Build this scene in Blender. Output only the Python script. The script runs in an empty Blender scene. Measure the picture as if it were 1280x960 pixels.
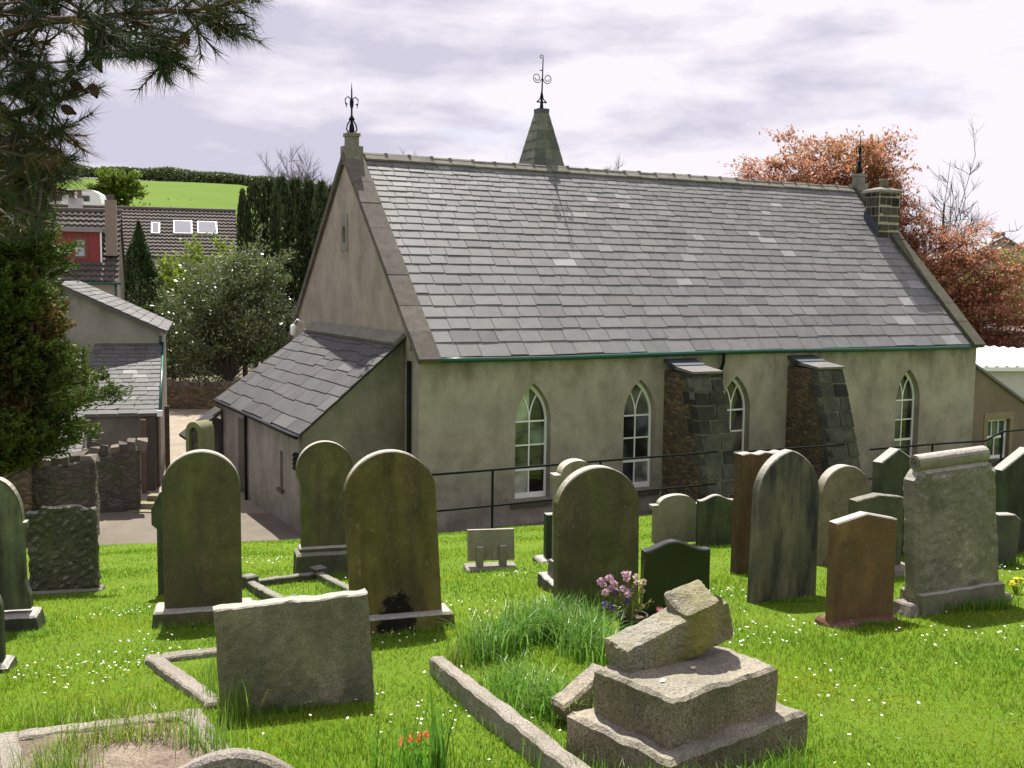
import bpy, math, random
import numpy as np
from mathutils import Vector, Matrix, noise as mnoise
from mathutils.geometry import tessellate_polygon

SC = bpy.context.scene
COL = SC.collection
rng = np.random.default_rng(7)
random.seed(7)
R = math.radians
PI = math.pi

# ------------------------------------------------------------------ camera model (photo is 1280 x 960)
F, PITCH, ROLL = 1349.19, 0.0942, 0.0115
FW = Vector((0, math.cos(PITCH), -math.sin(PITCH)))
UP = Vector((0, math.sin(PITCH), math.cos(PITCH)))
RT = Vector((1, 0, 0))

def ray(x, y):
    a = (x - 640) / F; b = (y - 480) / F
    a, b = a * math.cos(ROLL) + b * math.sin(ROLL), -a * math.sin(ROLL) + b * math.cos(ROLL)
    return RT * a + FW - UP * b

def atY(x, y, Y):
    r = ray(x, y); return r * (Y / r.y)

def atz(x, y, z):
    r = ray(x, y); return r * (z / r.z)

SN, CN = math.sin(0.4847), math.cos(0.4847)
def st(X, Y): return -SN * X + CN * Y, CN * X + SN * Y
def xy(s, t): return -SN * s + CN * t, CN * s + SN * t

def Gst(s, t):
    """height of the sloping churchyard lawn"""
    s = np.asarray(s, float); t = np.asarray(t, float)
    k = s / 20.45
    tt = np.clip(t, -6, 30)
    z = -1.6 - 0.145 * s - 0.00119 * s * s
    z = z - 0.0235 * np.maximum(tt, 9.2) * k + np.where(tt < 9.2, 0.05 * (9.2 - tt) * np.sign(k) * k * k, 0)
    z = z + 0.02 * np.sin(s * 1.7 + t * .6) * np.sin(t * 1.3 - s * .4)
    return z

def G(X, Y):
    s, t = st(X, Y); return float(Gst(s, t))

def gnd(x, y):
    r = ray(x, y); k = 3.0
    prev = 3.0
    while k < 60:
        if k * r.z < G(k * r.x, k * r.y): break
        prev = k; k += 0.1
    lo, hi = prev, k
    for _ in range(30):
        m = (lo + hi) / 2
        if m * r.z < G(m * r.x, m * r.y): hi = m
        else: lo = m
    return r * hi

# ------------------------------------------------------------------ materials
def new_mat(name):
    m = bpy.data.materials.new(name); m.use_nodes = True
    nt = m.node_tree; nt.nodes.clear()
    return m, nt

def nd(nt, kind, ins=None, **props):
    n = nt.nodes.new(kind)
    for k, v in props.items(): setattr(n, k, v)
    for k, v in (ins or {}).items():
        if isinstance(v, bpy.types.NodeSocket): nt.links.new(v, n.inputs[k])
        else: n.inputs[k].default_value = v
    return n

def c4(c): return (c[0], c[1], c[2], 1.0)

def mixc(nt, fac, a, b, mode='MIX'):
    n = nt.nodes.new('ShaderNodeMix'); n.data_type = 'RGBA'; n.blend_type = mode
    for i, v in ((0, fac), (6, a), (7, b)):
        if isinstance(v, bpy.types.NodeSocket): nt.links.new(v, n.inputs[i])
        elif i == 0: n.inputs[i].default_value = v
        else: n.inputs[i].default_value = c4(v)
    return n.outputs[2]

def mth(nt, op, a, b=0.0, clamp=False):
    n = nt.nodes.new('ShaderNodeMath'); n.operation = op; n.use_clamp = clamp
    for i, v in ((0, a), (1, b)):
        if isinstance(v, bpy.types.NodeSocket): nt.links.new(v, n.inputs[i])
        else: n.inputs[i].default_value = v
    return n.outputs[0]

def ramp(nt, fac, lo, hi):
    n = nt.nodes.new('ShaderNodeMapRange'); n.clamp = True
    nt.links.new(fac, n.inputs[0]); n.inputs[1].default_value = lo; n.inputs[2].default_value = hi
    return n.outputs[0]

def coords(nt, scale=(1, 1, 1), rand=True):
    tc = nd(nt, 'ShaderNodeTexCoord')
    v = tc.outputs['Object']
    if rand:
        oi = nd(nt, 'ShaderNodeObjectInfo')
        mu = mth(nt, 'MULTIPLY', oi.outputs['Random'], 57.0)
        v = nd(nt, 'ShaderNodeVectorMath', {0: v, 1: mu}, operation='ADD').outputs[0]
    if scale != (1, 1, 1):
        v = nd(nt, 'ShaderNodeVectorMath', {0: v, 1: scale}, operation='MULTIPLY').outputs[0]
    return v

def noise(nt, v, scale, detail=4, rough=.6):
    return nd(nt, 'ShaderNodeTexNoise', {'Vector': v, 'Scale': scale, 'Detail': detail, 'Roughness': rough}).outputs['Fac']

def finish(nt, col, rough=.9, bump=None, dist=.01, strength=.5, spec=.3, metallic=0):
    p = nd(nt, 'ShaderNodeBsdfPrincipled', {'Roughness': rough, 'Metallic': metallic})
    p.inputs['Specular IOR Level'].default_value = spec
    if isinstance(col, bpy.types.NodeSocket): nt.links.new(col, p.inputs['Base Color'])
    else: p.inputs['Base Color'].default_value = c4(col)
    if bump is not None:
        b = nd(nt, 'ShaderNodeBump', {'Height': bump, 'Strength': strength, 'Distance': dist})
        nt.links.new(b.outputs[0], p.inputs['Normal'])
    o = nd(nt, 'ShaderNodeOutputMaterial', {'Surface': p.outputs[0]})

def M_stone(name, c1, c2, moss=(.07, .10, .02), moss_amt=0.0, streak=(.03, .03, .025), streak_amt=0.0,
            grain=40, grain_amt=.35, bump=.4, rough=.92, spec=.2, lichen=0.0, lich_col=(.45, .45, .38), patch=2.5, tint=False, wear_toplight=0.0, foot=None):
    m, nt = new_mat(name)
    v = coords(nt)
    n1 = noise(nt, v, patch, 5, .65)
    col = mixc(nt, ramp(nt, n1, .32, .68), c1, c2)
    ng = noise(nt, v, grain, 3, .7)
    g = ramp(nt, ng, .3, .7)
    col = mixc(nt, grain_amt, col, mixc(nt, g, (.25, .25, .25), (1.75, 1.7, 1.65)), 'MULTIPLY')
    if streak_amt > 0:
        vs = nd(nt, 'ShaderNodeVectorMath', {0: v, 1: (7, 7, .7)}, operation='MULTIPLY').outputs[0]
        ns = noise(nt, vs, 1.0, 4, .6)
        col = mixc(nt, mth(nt, 'MULTIPLY', ramp(nt, ns, .45, .7), streak_amt), col, streak)
    if moss_amt > 0:
        vm = nd(nt, 'ShaderNodeVectorMath', {0: v, 1: (3.4, 3.4, .7)}, operation='MULTIPLY').outputs[0]
        nm = noise(nt, vm, 1.2, 6, .65)
        col = mixc(nt, mth(nt, 'MULTIPLY', ramp(nt, nm, .38, .66), moss_amt), col, moss)
    if lichen > 0:
        nl = noise(nt, v, 16, 5, .7)
        col = mixc(nt, mth(nt, 'MULTIPLY', ramp(nt, nl, .62, .70), lichen), col, lich_col)
    if foot:
        fz = nd(nt, 'ShaderNodeSeparateXYZ', {0: nd(nt, 'ShaderNodeTexCoord').outputs['Object']})
        fm = mth(nt, 'MULTIPLY', ramp(nt, fz.outputs[2], foot[0] + .35, foot[0]), ramp(nt, fz.outputs[0], foot[1] + .22, foot[1]))
        fm = mth(nt, 'MULTIPLY', fm, ramp(nt, fz.outputs[0], foot[1] - .32, foot[1] - .1))
        fm = ramp(nt, mth(nt, 'ADD', fm, mth(nt, 'MULTIPLY', mth(nt, 'SUBTRACT', noise(nt, v, 7, 6, .75), .5), 1.6)), .42, .56)
        col = mixc(nt, mth(nt, 'MULTIPLY', fm, .92), col, (.006, .006, .005))
    if wear_toplight > 0:
        pl_ = noise(nt, nd(nt, 'ShaderNodeVectorMath', {0: v, 1: (1.6, 1.6, .9)}, operation='MULTIPLY').outputs[0], 1.7, 6, .68)
        col = mixc(nt, mth(nt, 'MULTIPLY', ramp(nt, pl_, .5, .66), .45), col, mixc(nt, 1.0, col, (2.1, 1.95, 1.8), 'MULTIPLY'))
        sp_ = noise(nt, v, 34, 2, .5)
        col = mixc(nt, mth(nt, 'MULTIPLY', mth(nt, 'MULTIPLY', ramp(nt, sp_, .66, .70), ramp(nt, noise(nt, v, 3.0, 3), .48, .62)), .5), col, (.19, .19, .15))
        dk_ = noise(nt, v, 2.3, 7, .72)
        col = mixc(nt, mth(nt, 'MULTIPLY', ramp(nt, dk_, .50, .64), .65), col, mixc(nt, .5, col, (.012, .012, .010)))
    if wear_toplight > 0:          # pale tone on upward faces paints the sun's rim light into the stone
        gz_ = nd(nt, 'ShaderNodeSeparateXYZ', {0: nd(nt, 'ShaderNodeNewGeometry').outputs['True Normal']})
        col = mixc(nt, mth(nt, 'MULTIPLY', ramp(nt, gz_.outputs[2], .35, .7), wear_toplight), col, mixc(nt, g, (.30, .28, .25), (.52, .49, .45)))
    if tint:
        at = nd(nt, 'ShaderNodeAttribute', attribute_name='tint')
        col = mixc(nt, 1.0, col, at.outputs['Color'], 'MULTIPLY')
    h = mth(nt, 'ADD', ng, mth(nt, 'MULTIPLY', noise(nt, v, 9, 5, .7), 1.4))
    finish(nt, col, rough, h, .012, bump, spec)
    return m

def M_tint(name, c, rough=.6, spec=.4, var=.25, scale=8, bump=.15, stretch=(1, 1, 1), gl=None):
    """base colour x per-face natural variation (slates, tiles, stones)"""
    m, nt = new_mat(name)
    at = nd(nt, 'ShaderNodeAttribute', attribute_name='tint')
    v = coords(nt, stretch, rand=False)
    n = noise(nt, v, scale, 6, .65)
    k = mixc(nt, n, (1 - var * 2,) * 3, (1 + var * 2,) * 3)
    col = mixc(nt, 1.0, mixc(nt, 1.0, c, at.outputs['Color'], 'MULTIPLY'), k, 'MULTIPLY')
    if gl:
        n2 = noise(nt, v, 1.3, 6, .7)
        col = mixc(nt, mth(nt, 'MULTIPLY', ramp(nt, n2, .5, .68), gl[1]), col, gl[0])
    finish(nt, col, rough, noise(nt, v, 40, 4, .7), .006, bump * 2, spec)
    return m

def M_leaf(name, c1, c2, trans=.45, rough=.5, spec=.25, scale=.6):
    m, nt = new_mat(name)
    at = nd(nt, 'ShaderNodeAttribute', attribute_name='tint')
    v = coords(nt)
    col = mixc(nt, ramp(nt, noise(nt, v, scale, 3, .6), .35, .65), c1, c2)
    col = mixc(nt, 1.0, col, at.outputs['Color'], 'MULTIPLY')
    p = nd(nt, 'ShaderNodeBsdfPrincipled', {'Roughness': rough, 'Base Color': col})
    p.inputs['Specular IOR Level'].default_value = spec
    t = nd(nt, 'ShaderNodeBsdfTranslucent', {'Color': col})
    mx = nd(nt, 'ShaderNodeMixShader', {0: trans, 1: p.outputs[0], 2: t.outputs[0]})
    nd(nt, 'ShaderNodeOutputMaterial', {'Surface': mx.outputs[0]})
    return m

def M_render(name, c1, c2, stain=(.05, .045, .03), stain_amt=.5, green=(.10, .12, .05), green_amt=.3, height=4.2):
    """old lime render: mottled, streaked under the eaves, damp near the ground"""
    m, nt = new_mat(name)
    v = coords(nt, rand=False)
    col = mixc(nt, ramp(nt, noise(nt, v, .9, 6, .65), .3, .7), c1, c2)
    col = mixc(nt, .5, col, mixc(nt, noise(nt, v, 38, 4, .75), (.25, .25, .25), (1.75, 1.75, 1.75)), 'MULTIPLY')
    bl = noise(nt, v, .55, 8, .72)
    col = mixc(nt, mth(nt, 'MULTIPLY', ramp(nt, bl, .50, .62), .35), col, mixc(nt, .5, col, stain))
    vs = nd(nt, 'ShaderNodeVectorMath', {0: v, 1: (1.1, 1.1, .42)}, operation='MULTIPLY').outputs[0]
    ns = noise(nt, vs, 1.5, 7, .68)
    sx = nd(nt, 'ShaderNodeSeparateXYZ', {0: v})
    z = sx.outputs[2]
    topband = mth(nt, 'MULTIPLY', ramp(nt, z, height - 1.1, height), ramp(nt, z, height + .5, height + .2))
    col = mixc(nt, mth(nt, 'MULTIPLY', mth(nt, 'MULTIPLY', ramp(nt, ns, .40, .66), topband), stain_amt * 1.3, True), col, stain)
    col = mixc(nt, mth(nt, 'MULTIPLY', ramp(nt, ns, .48, .72), stain_amt * .55), col, stain)
    low = ramp(nt, z, 2.4, .6)
    ng = noise(nt, v, 2.2, 6, .7)
    col = mixc(nt, mth(nt, 'MULTIPLY', mth(nt, 'MULTIPLY', low, ramp(nt, ng, .35, .65)), .55), col, (.11, .105, .085))
    col = mixc(nt, mth(nt, 'MULTIPLY', ramp(nt, noise(nt, v, 1.4, 5, .7), .5, .72), green_amt), col, green)
    h = mth(nt, 'ADD', noise(nt, v, 60, 3, .7), mth(nt, 'MULTIPLY', noise(nt, v, 4, 4), 1.0))
    finish(nt, col, .95, h, .012, .45, .15)
    return m

def M_rubble(name, c1, c2, joint=(.16, .14, .10), scale=3.2, moss=.3, zs=1.9):
    m, nt = new_mat(name)
    v = coords(nt)
    w = nd(nt, 'ShaderNodeTexNoise', {'Vector': v, 'Scale': 2.5, 'Detail': 3}).outputs['Color']
    vv = nd(nt, 'ShaderNodeVectorMath', {0: v, 1: mixc(nt, 1.0, w, (.3, .3, .3), 'MULTIPLY')}, operation='ADD').outputs[0]
    vv = nd(nt, 'ShaderNodeVectorMath', {0: vv, 1: (1, 1, zs)}, operation='MULTIPLY').outputs[0]
    vo = nd(nt, 'ShaderNodeTexVoronoi', {'Vector': vv, 'Scale': scale}, feature='DISTANCE_TO_EDGE').outputs[0]
    vc = nd(nt, 'ShaderNodeTexVoronoi', {'Vector': vv, 'Scale': scale}, feature='F1').outputs['Color']
    sx = nd(nt, 'ShaderNodeSeparateXYZ', {0: vc})
    col = mixc(nt, sx.outputs[0], c1, c2)
    col = mixc(nt, .5, col, mixc(nt, noise(nt, v, 22, 5, .7), (.3, .3, .3), (1.7, 1.65, 1.6)), 'MULTIPLY')
    edge = ramp(nt, vo, .0, .09)
    col = mixc(nt, edge, joint, col)
    col = mixc(nt, mth(nt, 'MULTIPLY', ramp(nt, noise(nt, v, 1.6, 6, .7), .48, .66), moss), col, (.06, .075, .025))
    h = mth(nt, 'ADD', mth(nt, 'MULTIPLY', ramp(nt, vo, 0, .16), 2.0), noise(nt, v, 14, 5, .7))
    finish(nt, col, .95, h, .05, .5, .15)
    return m

def M_plain(name, c, rough=.6, spec=.4, var=.15, scale=12, metallic=0, bump=.1):
    m, nt = new_mat(name)
    v = coords(nt)
    n = noise(nt, v, scale, 5, .65)
    col = mixc(nt, 1.0, c, mixc(nt, n, (1 - 2 * var,) * 3, (1 + 2 * var,) * 3), 'MULTIPLY')
    finish(nt, col, rough, n, .004, bump, spec, metallic)
    return m

def M_glass(name, c=(.015, .018, .016), rough=.04):
    m, nt = new_mat(name)
    v = coords(nt)
    n = noise(nt, v, 1.1, 2, .5)
    at = nd(nt, 'ShaderNodeAttribute', attribute_name='tint')
    col = mixc(nt, ramp(nt, n, .4, .62), c, (c[0] * 3 + .06, c[1] * 3 + .055, c[2] * 3 + .05))  # paler blotches put sky reflection and interior light into the glass colour
    col = mixc(nt, 1.0, col, at.outputs['Color'], 'MULTIPLY')
    finish(nt, col, rough, noise(nt, v, 2.2, 2), .02, .12, .6)
    return m

# ------------------------------------------------------------------ mesh building
class MB:
    def __init__(self): self.v = []; self.f = []; self.t = []
    def add(self, vs, fs, tint=(1, 1, 1)):
        o = len(self.v); self.v.extend([tuple(p) for p in vs])
        for f in fs: self.f.append([i + o for i in f]); self.t.append(tint)
    def box(self, x0, x1, y0, y1, z0, z1, tint=(1, 1, 1)):
        self.add([(x0, y0, z0), (x1, y0, z0), (x1, y1, z0), (x0, y1, z0), (x0, y0, z1), (x1, y0, z1), (x1, y1, z1), (x0, y1, z1)],
                 [(0, 3, 2, 1), (4, 5, 6, 7), (0, 1, 5, 4), (1, 2, 6, 5), (2, 3, 7, 6), (3, 0, 4, 7)], tint)
    def hexa(self, p, tint=(1, 1, 1)):
        self.add(p, [(0, 3, 2, 1), (4, 5, 6, 7), (0, 1, 5, 4), (1, 2, 6, 5), (2, 3, 7, 6), (3, 0, 4, 7)], tint)
    def obox(self, c, a, b, n, tint=(1, 1, 1)):
        """box by centre and three half-axis vectors"""
        c, a, b, n = Vector(c), Vector(a), Vector(b), Vector(n)
        self.hexa([c - a - b - n, c + a - b - n, c + a + b - n, c - a + b - n, c - a - b + n, c + a - b + n, c + a + b + n, c - a + b + n], tint)
    def tube(self, pts, rad, seg=8, tint=(1, 1, 1), cap=True):
        pts = [Vector(p) for p in pts]
        if not hasattr(rad, '__len__'): rad = [rad] * len(pts)
        vs = []; fs = []
        ref = Vector((.3, .2, 1)).normalized()
        for i, p in enumerate(pts):
            d = (pts[min(i + 1, len(pts) - 1)] - pts[max(i - 1, 0)])
            if d.length < 1e-9: d = Vector((0, 0, 1))
            d.normalize()
            a = d.cross(ref)
            if a.length < .05: a = d.cross(Vector((1, 0, 0)))
            a.normalize(); b = d.cross(a)
            for k in range(seg):
                w = 2 * PI * k / seg
                vs.append(p + (a * math.cos(w) + b * math.sin(w)) * rad[i])
        for i in range(len(pts) - 1):
            for k in range(seg):
                k2 = (k + 1) % seg
                fs.append((i * seg + k, i * seg + k2, (i + 1) * seg + k2, (i + 1) * seg + k))
        if cap:
            fs.append(tuple(range(seg))[::-1]); fs.append(tuple((len(pts) - 1) * seg + k for k in range(seg)))
        self.add(vs, fs, tint)
    def lathe(self, prof, c=(0, 0, 0), seg=20, tint=(1, 1, 1)):
        vs = []; fs = []
        for r, z in prof:
            for k in range(seg):
                w = 2 * PI * k / seg
                vs.append((c[0] + r * math.cos(w), c[1] + r * math.sin(w), c[2] + z))
        for i in range(len(prof) - 1):
            for k in range(seg):
                k2 = (k + 1) % seg
                fs.append((i * seg + k, i * seg + k2, (i + 1) * seg + k2, (i + 1) * seg + k))
        fs.append(tuple(range(seg))[::-1]); fs.append(tuple((len(prof) - 1) * seg + k for k in range(seg)))
        self.add(vs, fs, tint)
    def prism(self, loops, y0, y1, tint=(1, 1, 1), T=None):
        """loops of (x, z); first is the outline, others holes; extruded in y"""
        tri = tessellate_polygon([[Vector((x, z, 0)) for x, z in l] for l in loops])
        flat = [p for l in loops for p in l]; n = len(flat)
        vs = [(x, y0, z) for x, z in flat] + [(x, y1, z) for x, z in flat]
        fs = []
        for a, b, c in tri:
            A, B, C = flat[a], flat[b], flat[c]
            cr = (B[0] - A[0]) * (C[1] - A[1]) - (B[1] - A[1]) * (C[0] - A[0])
            if abs(cr) < 1e-12: continue
            if cr < 0: b, c = c, b
            fs.append((a, b, c)); fs.append((a + n, c + n, b + n))
        o = 0
        for li, l in enumerate(loops):
            m = len(l)
            area = sum(l[i][0] * l[(i + 1) % m][1] - l[(i + 1) % m][0] * l[i][1] for i in range(m))
            ccw = (area > 0) == (li == 0)
            for i in range(m):
                j = (i + 1) % m
                q = (o + i, o + i + n, o + j + n, o + j) if ccw else (o + i, o + j, o + j + n, o + i + n)
                fs.append(q[::-1])
            o += m
        if T: vs = [T @ Vector(p) for p in vs]
        self.add(vs, fs, tint)
    def build(self, name, mat, parent=None, smooth=False):
        me = bpy.data.meshes.new(name)
        me.from_pydata(self.v, [], self.f); me.materials.append(mat)
        if any(t != (1, 1, 1) for t in self.t):
            a = me.attributes.new('tint', 'FLOAT_COLOR', 'FACE')
            a.data.foreach_set('color', np.array([c4(t) for t in self.t], 'f').ravel())
        else:
            a = me.attributes.new('tint', 'FLOAT_COLOR', 'FACE')
            a.data.foreach_set('color', np.ones(len(self.f) * 4, 'f'))
        if smooth: me.polygons.foreach_set('use_smooth', np.ones(len(self.f), bool))
        me.update()
        o = bpy.data.objects.new(name, me); COL.objects.link(o)
        if parent: o.parent = parent
        return o

def np_mesh(name, verts, k, mat, tint=None, parent=None, smooth=False):
    """verts (N*k,3): N separate k-gons; tint (N,3)"""
    verts = np.asarray(verts, 'f').reshape(-1, 3); N = len(verts) // k
    me = bpy.data.meshes.new(name)
    me.vertices.add(len(verts)); me.vertices.foreach_set('co', verts.ravel())
    me.loops.add(N * k); me.loops.foreach_set('vertex_index', np.arange(N * k, dtype='i'))
    me.polygons.add(N); me.polygons.foreach_set('loop_start', np.arange(0, N * k, k, dtype='i'))
    me.update(calc_edges=True)
    a = me.attributes.new('tint', 'FLOAT_COLOR', 'FACE')
    tc = np.ones((N, 4), 'f')
    if tint is not None: tc[:, :3] = tint
    a.data.foreach_set('color', tc.ravel())
    me.materials.append(mat)
    o = bpy.data.objects.new(name, me); COL.objects.link(o)
    if parent: o.parent = parent
    return o

def unit(a): return a / (np.linalg.norm(a, axis=-1, keepdims=True) + 1e-9)

def leaves(cen, axis, length, width, jitter=.6, flat=0.0):
    """rhombic leaves: centres (N,3), axis dirs (N,3)"""
    N = len(cen)
    ax = unit(np.asarray(axis) + rng.normal(0, jitter, (N, 3)))
    rnd = rng.normal(0, 1, (N, 3)); rnd[:, 2] *= (1 - flat); 
    if flat > 0:
        side = np.cross(ax, np.array([0, 0, 1.0]) + rng.normal(0, .35 * (1.2 - flat), (N, 3)))
    else: side = np.cross(ax, rnd)
    side = unit(side)
    L = (np.asarray(length) * rng.uniform(.7, 1.3, N))[:, None]; Wd = (np.asarray(width) * rng.uniform(.7, 1.3, N))[:, None]
    p0 = cen - ax * L * .5; p2 = cen + ax * L * .5
    p1 = cen + side * Wd * .5 - ax * L * .05; p3 = cen - side * Wd * .5 - ax * L * .05
    return np.stack([p0, p1, p2, p3], 1).reshape(-1, 3)

def tints(n, lo=.7, hi=1.3, hue=.08):
    b = rng.uniform(lo, hi, (n, 1)); return b * (1 + rng.normal(0, hue, (n, 3)))

def tag(o, label, cat, group=None, kind=None):
    o['label'] = label; o['category'] = cat
    if group: o['group'] = group
    if kind: o['kind'] = kind
    return o

def thing(name, label, cat, loc, rot=(0, 0, 0), group=None):
    o = bpy.data.objects.new(name, None); COL.objects.link(o)
    o.location = loc; o.rotation_euler = rot; o.empty_display_size = .2
    return tag(o, label, cat, group)

def struct(o):
    o['kind'] = 'structure'; return o

def vnoise(p, s, seed=0.0): return mnoise.noise(Vector((p[0] * s + seed, p[1] * s + seed * 1.7, p[2] * s - seed)))

# ------------------------------------------------------------------ camera, sky, sun
cam = bpy.data.cameras.new('camera'); co = bpy.data.objects.new('camera', cam); COL.objects.link(co)
cam.sensor_width = 36; cam.lens = 36 * F / 1280; cam.clip_start = .05; cam.clip_end = 5000
right = RT * math.cos(ROLL) + UP * math.sin(ROLL); upv = UP * math.cos(ROLL) - RT * math.sin(ROLL)
m4 = Matrix((right, upv, -FW)).transposed().to_4x4(); co.matrix_world = m4
SC.camera = co

SUN_EL, SUN_AZ = R(58), R(-13)
sd = Vector((math.sin(SUN_AZ) * math.cos(SUN_EL), math.cos(SUN_AZ) * math.cos(SUN_EL), math.sin(SUN_EL)))
sl = bpy.data.lights.new('sun', 'SUN'); sl.energy = 5.0; sl.angle = R(.6); sl.color = (1, .955, .87)
so = bpy.data.objects.new('sun', sl); COL.objects.link(so); so.rotation_euler = sd.to_track_quat('Z', 'Y').to_euler(); so.location = sd * 60

w = bpy.data.worlds.new('World'); SC.world = w; w.use_nodes = True
nt = w.node_tree; nt.nodes.clear()
sky = nd(nt, 'ShaderNodeTexSky', sky_type='NISHITA', sun_disc=False, sun_elevation=SUN_EL, sun_rotation=SUN_AZ % (2 * PI))
tc = nd(nt, 'ShaderNodeTexCoord')
sep = nd(nt, 'ShaderNodeSeparateXYZ', {0: tc.outputs['Generated']})
cv = nd(nt, 'ShaderNodeVectorMath', {0: nd(nt, 'ShaderNodeVectorMath', {0: tc.outputs['Generated'], 1: (1.0, 1.0, 3.3)}, operation='MULTIPLY').outputs[0], 1: (3.1, .4, 1.7)}, operation='ADD').outputs[0]
n1 = nd(nt, 'ShaderNodeTexNoise', {'Vector': cv, 'Scale': 5.0, 'Detail': 10, 'Roughness': .55, 'Distortion': .15}).outputs['Fac']
n2 = nd(nt, 'ShaderNodeTexNoise', {'Vector': cv, 'Scale': 1.6, 'Detail': 3, 'Roughness': .5}).outputs['Fac']
cl = mth(nt, 'ADD', mth(nt, 'MULTIPLY', n1, .62), mth(nt, 'MULTIPLY', n2, .38))
hz = ramp(nt, sep.outputs[2], .34, .02)
cl = mth(nt, 'ADD', cl, mth(nt, 'MULTIPLY', hz, .035))
ccol = mixc(nt, ramp(nt, cl, .465, .565), (4.25, 4.12, 5.0), (6.4, 6.05, 6.55))
gap = mth(nt, 'MULTIPLY', ramp(nt, nd(nt, 'ShaderNodeTexNoise', {'Vector': cv, 'Scale': 5.5, 'Detail': 6, 'Roughness': .5}).outputs['Fac'], .63, .72), .3)
scol = mixc(nt, gap, ccol, mixc(nt, .5, sky.outputs[0], (5.5, 6.6, 9.0)))
bg = nd(nt, 'ShaderNodeBackground', {'Color': scol, 'Strength': .073})
nd(nt, 'ShaderNodeOutputWorld', {'Surface': bg.outputs[0]})

SC.view_settings.view_transform = 'Standard'; SC.view_settings.look = 'None'
SC.view_settings.exposure = 1.08; SC.view_settings.gamma = 1; SC.view_settings.use_curve_mapping = False
SC.render.engine = 'CYCLES'
SC.cycles.max_bounces = 6; SC.cycles.transparent_max_bounces = 4; SC.cycles.use_denoising = True
SC.cycles.sample_clamp_indirect = 6

# ------------------------------------------------------------------ shared materials
m_slate = M_tint('slate', (.132, .129, .128), rough=.6, spec=.5, var=.16, scale=5, bump=.2, gl=((.17, .165, .15), .45))
m_slate_dark = M_tint('old_slate', (.056, .054, .054), rough=.65, spec=.3, var=.2, scale=5, bump=.25, gl=((.10, .095, .085), .4))
m_slate_shed = M_tint('shed_slate', (.12, .117, .115), rough=.75, spec=.2, var=.18, scale=5, bump=.2, gl=((.10, .098, .09), .4))
m_wall = M_render('lime_render', (0.4001, 0.3565, 0.2919), (0.2826, 0.2561, 0.2098), stain=(.075, .068, .042), stain_amt=.55, green=(.15, .135, .09), green_amt=.5)
m_wall2 = M_render('pale_render', (0.3176, 0.2984, 0.26), (0.2348, 0.2204, 0.1868), stain_amt=.5, green_amt=.25, height=2.5)
m_side = M_render('roughcast', (0.2339, 0.2201, 0.1725), (0.1329, 0.1278, 0.0963), stain=(.05, .055, .035), stain_amt=.85, green=(.10, .13, .05), green_amt=.5, height=4.5)
m_white = M_plain('white_paint', (.78, .79, .77), rough=.5, var=.06)
m_glass = M_glass('old_glass')
m_iron = M_plain('black_iron', (.008, .009, .009), rough=.75, var=.3, spec=.15)
m_gutter = M_plain('green_gutter', (.012, .075, .06), rough=.35, var=.3, spec=.5)
m_coping = M_stone('coping_stone', (0.1054, 0.0899, 0.0744), (0.0682, 0.062, 0.0527), moss_amt=.35, lichen=.5, grain=25, patch=3, streak_amt=.3)
m_ridge = M_stone('ridge_stone', (.24, .23, .20), (.16, .155, .13), moss=(.10, .11, .06), moss_amt=.35, lichen=.6, grain=20)
m_quoin = M_stone('dark_quoin', (.028, .028, .030), (.07, .064, .058), moss_amt=.2, patch=4, grain=14, lichen=.25, lich_col=(.16, .16, .13), bump=.8, tint=True)
m_rubble = M_rubble('brown_rubble', (0.1852, 0.1369, 0.0805), (0.0724, 0.0612, 0.0483), joint=(.085, .068, .045), scale=4.6, moss=.3, zs=2.2)
m_rubble_dark = M_rubble('dark_rubble', (0.1292, 0.1123, 0.0904), (0.0705, 0.0638, 0.057), joint=(.072, .066, .055), scale=5.0, moss=.55)
m_mortar = M_plain('mortar', (.17, .15, .12), rough=.95, var=.3)
m_point = M_plain('old_pointing', (.13, .118, .095), rough=.95, var=.35)
m_lead = M_plain('lead_sheet', (.05, .06, .078), rough=.5, var=.25)
m_bark = M_stone('bark', (.10, .08, .06), (.055, .045, .035), grain=18, bump=.9)
m_soil = M_stone('soil', (.12, .09, .06), (.07, .05, .035), grain=30, bump=.8)

# ------------------------------------------------------------------ ground
def edge_s(t):
    return float(np.interp(t, [-14, 0, 3, 8, 60], [22.1, 22.1, 21.9, 20.45, 20.45]))

def lawn_mat():
    m, nt = new_mat('lawn_turf')
    v = coords(nt, rand=False)
    a = ramp(nt, noise(nt, v, .8, 6, .65), .3, .7)
    col = mixc(nt, a, (.09, .162, .008), (.122, .196, .012))
    col = mixc(nt, mth(nt, 'MULTIPLY', ramp(nt, noise(nt, v, 5, 6, .7), .5, .72), .5), col, (.13, .15, .03))
    col = mixc(nt, .6, col, mixc(nt, noise(nt, v, 70, 3, .7), (.3, .3, .3), (1.7, 1.7, 1.7)), 'MULTIPLY')
    finish(nt, col, .9, noise(nt, v, 80, 4, .8), .03, .7, .1)
    return m
m_lawn = lawn_mat()
NS, NTT = 70, 130
vs = []; fs = []
for j in range(NTT + 1):
    t = -18 + 78 * j / NTT
    es = edge_s(t)
    for i in range(NS + 1):
        s = -6 + (es + 6) * i / NS
        X, Y = xy(s, t); vs.append((X, Y, float(Gst(s, t))))
for j in range(NTT):
    for i in range(NS):
        a = j * (NS + 1) + i; fs.append((a, a + NS + 1, a + NS + 2, a + 1))
mb = MB(); mb.add(vs, [f[::-1] for f in fs]); lawn = struct(mb.build('lawn', m_lawn, smooth=True))

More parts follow.
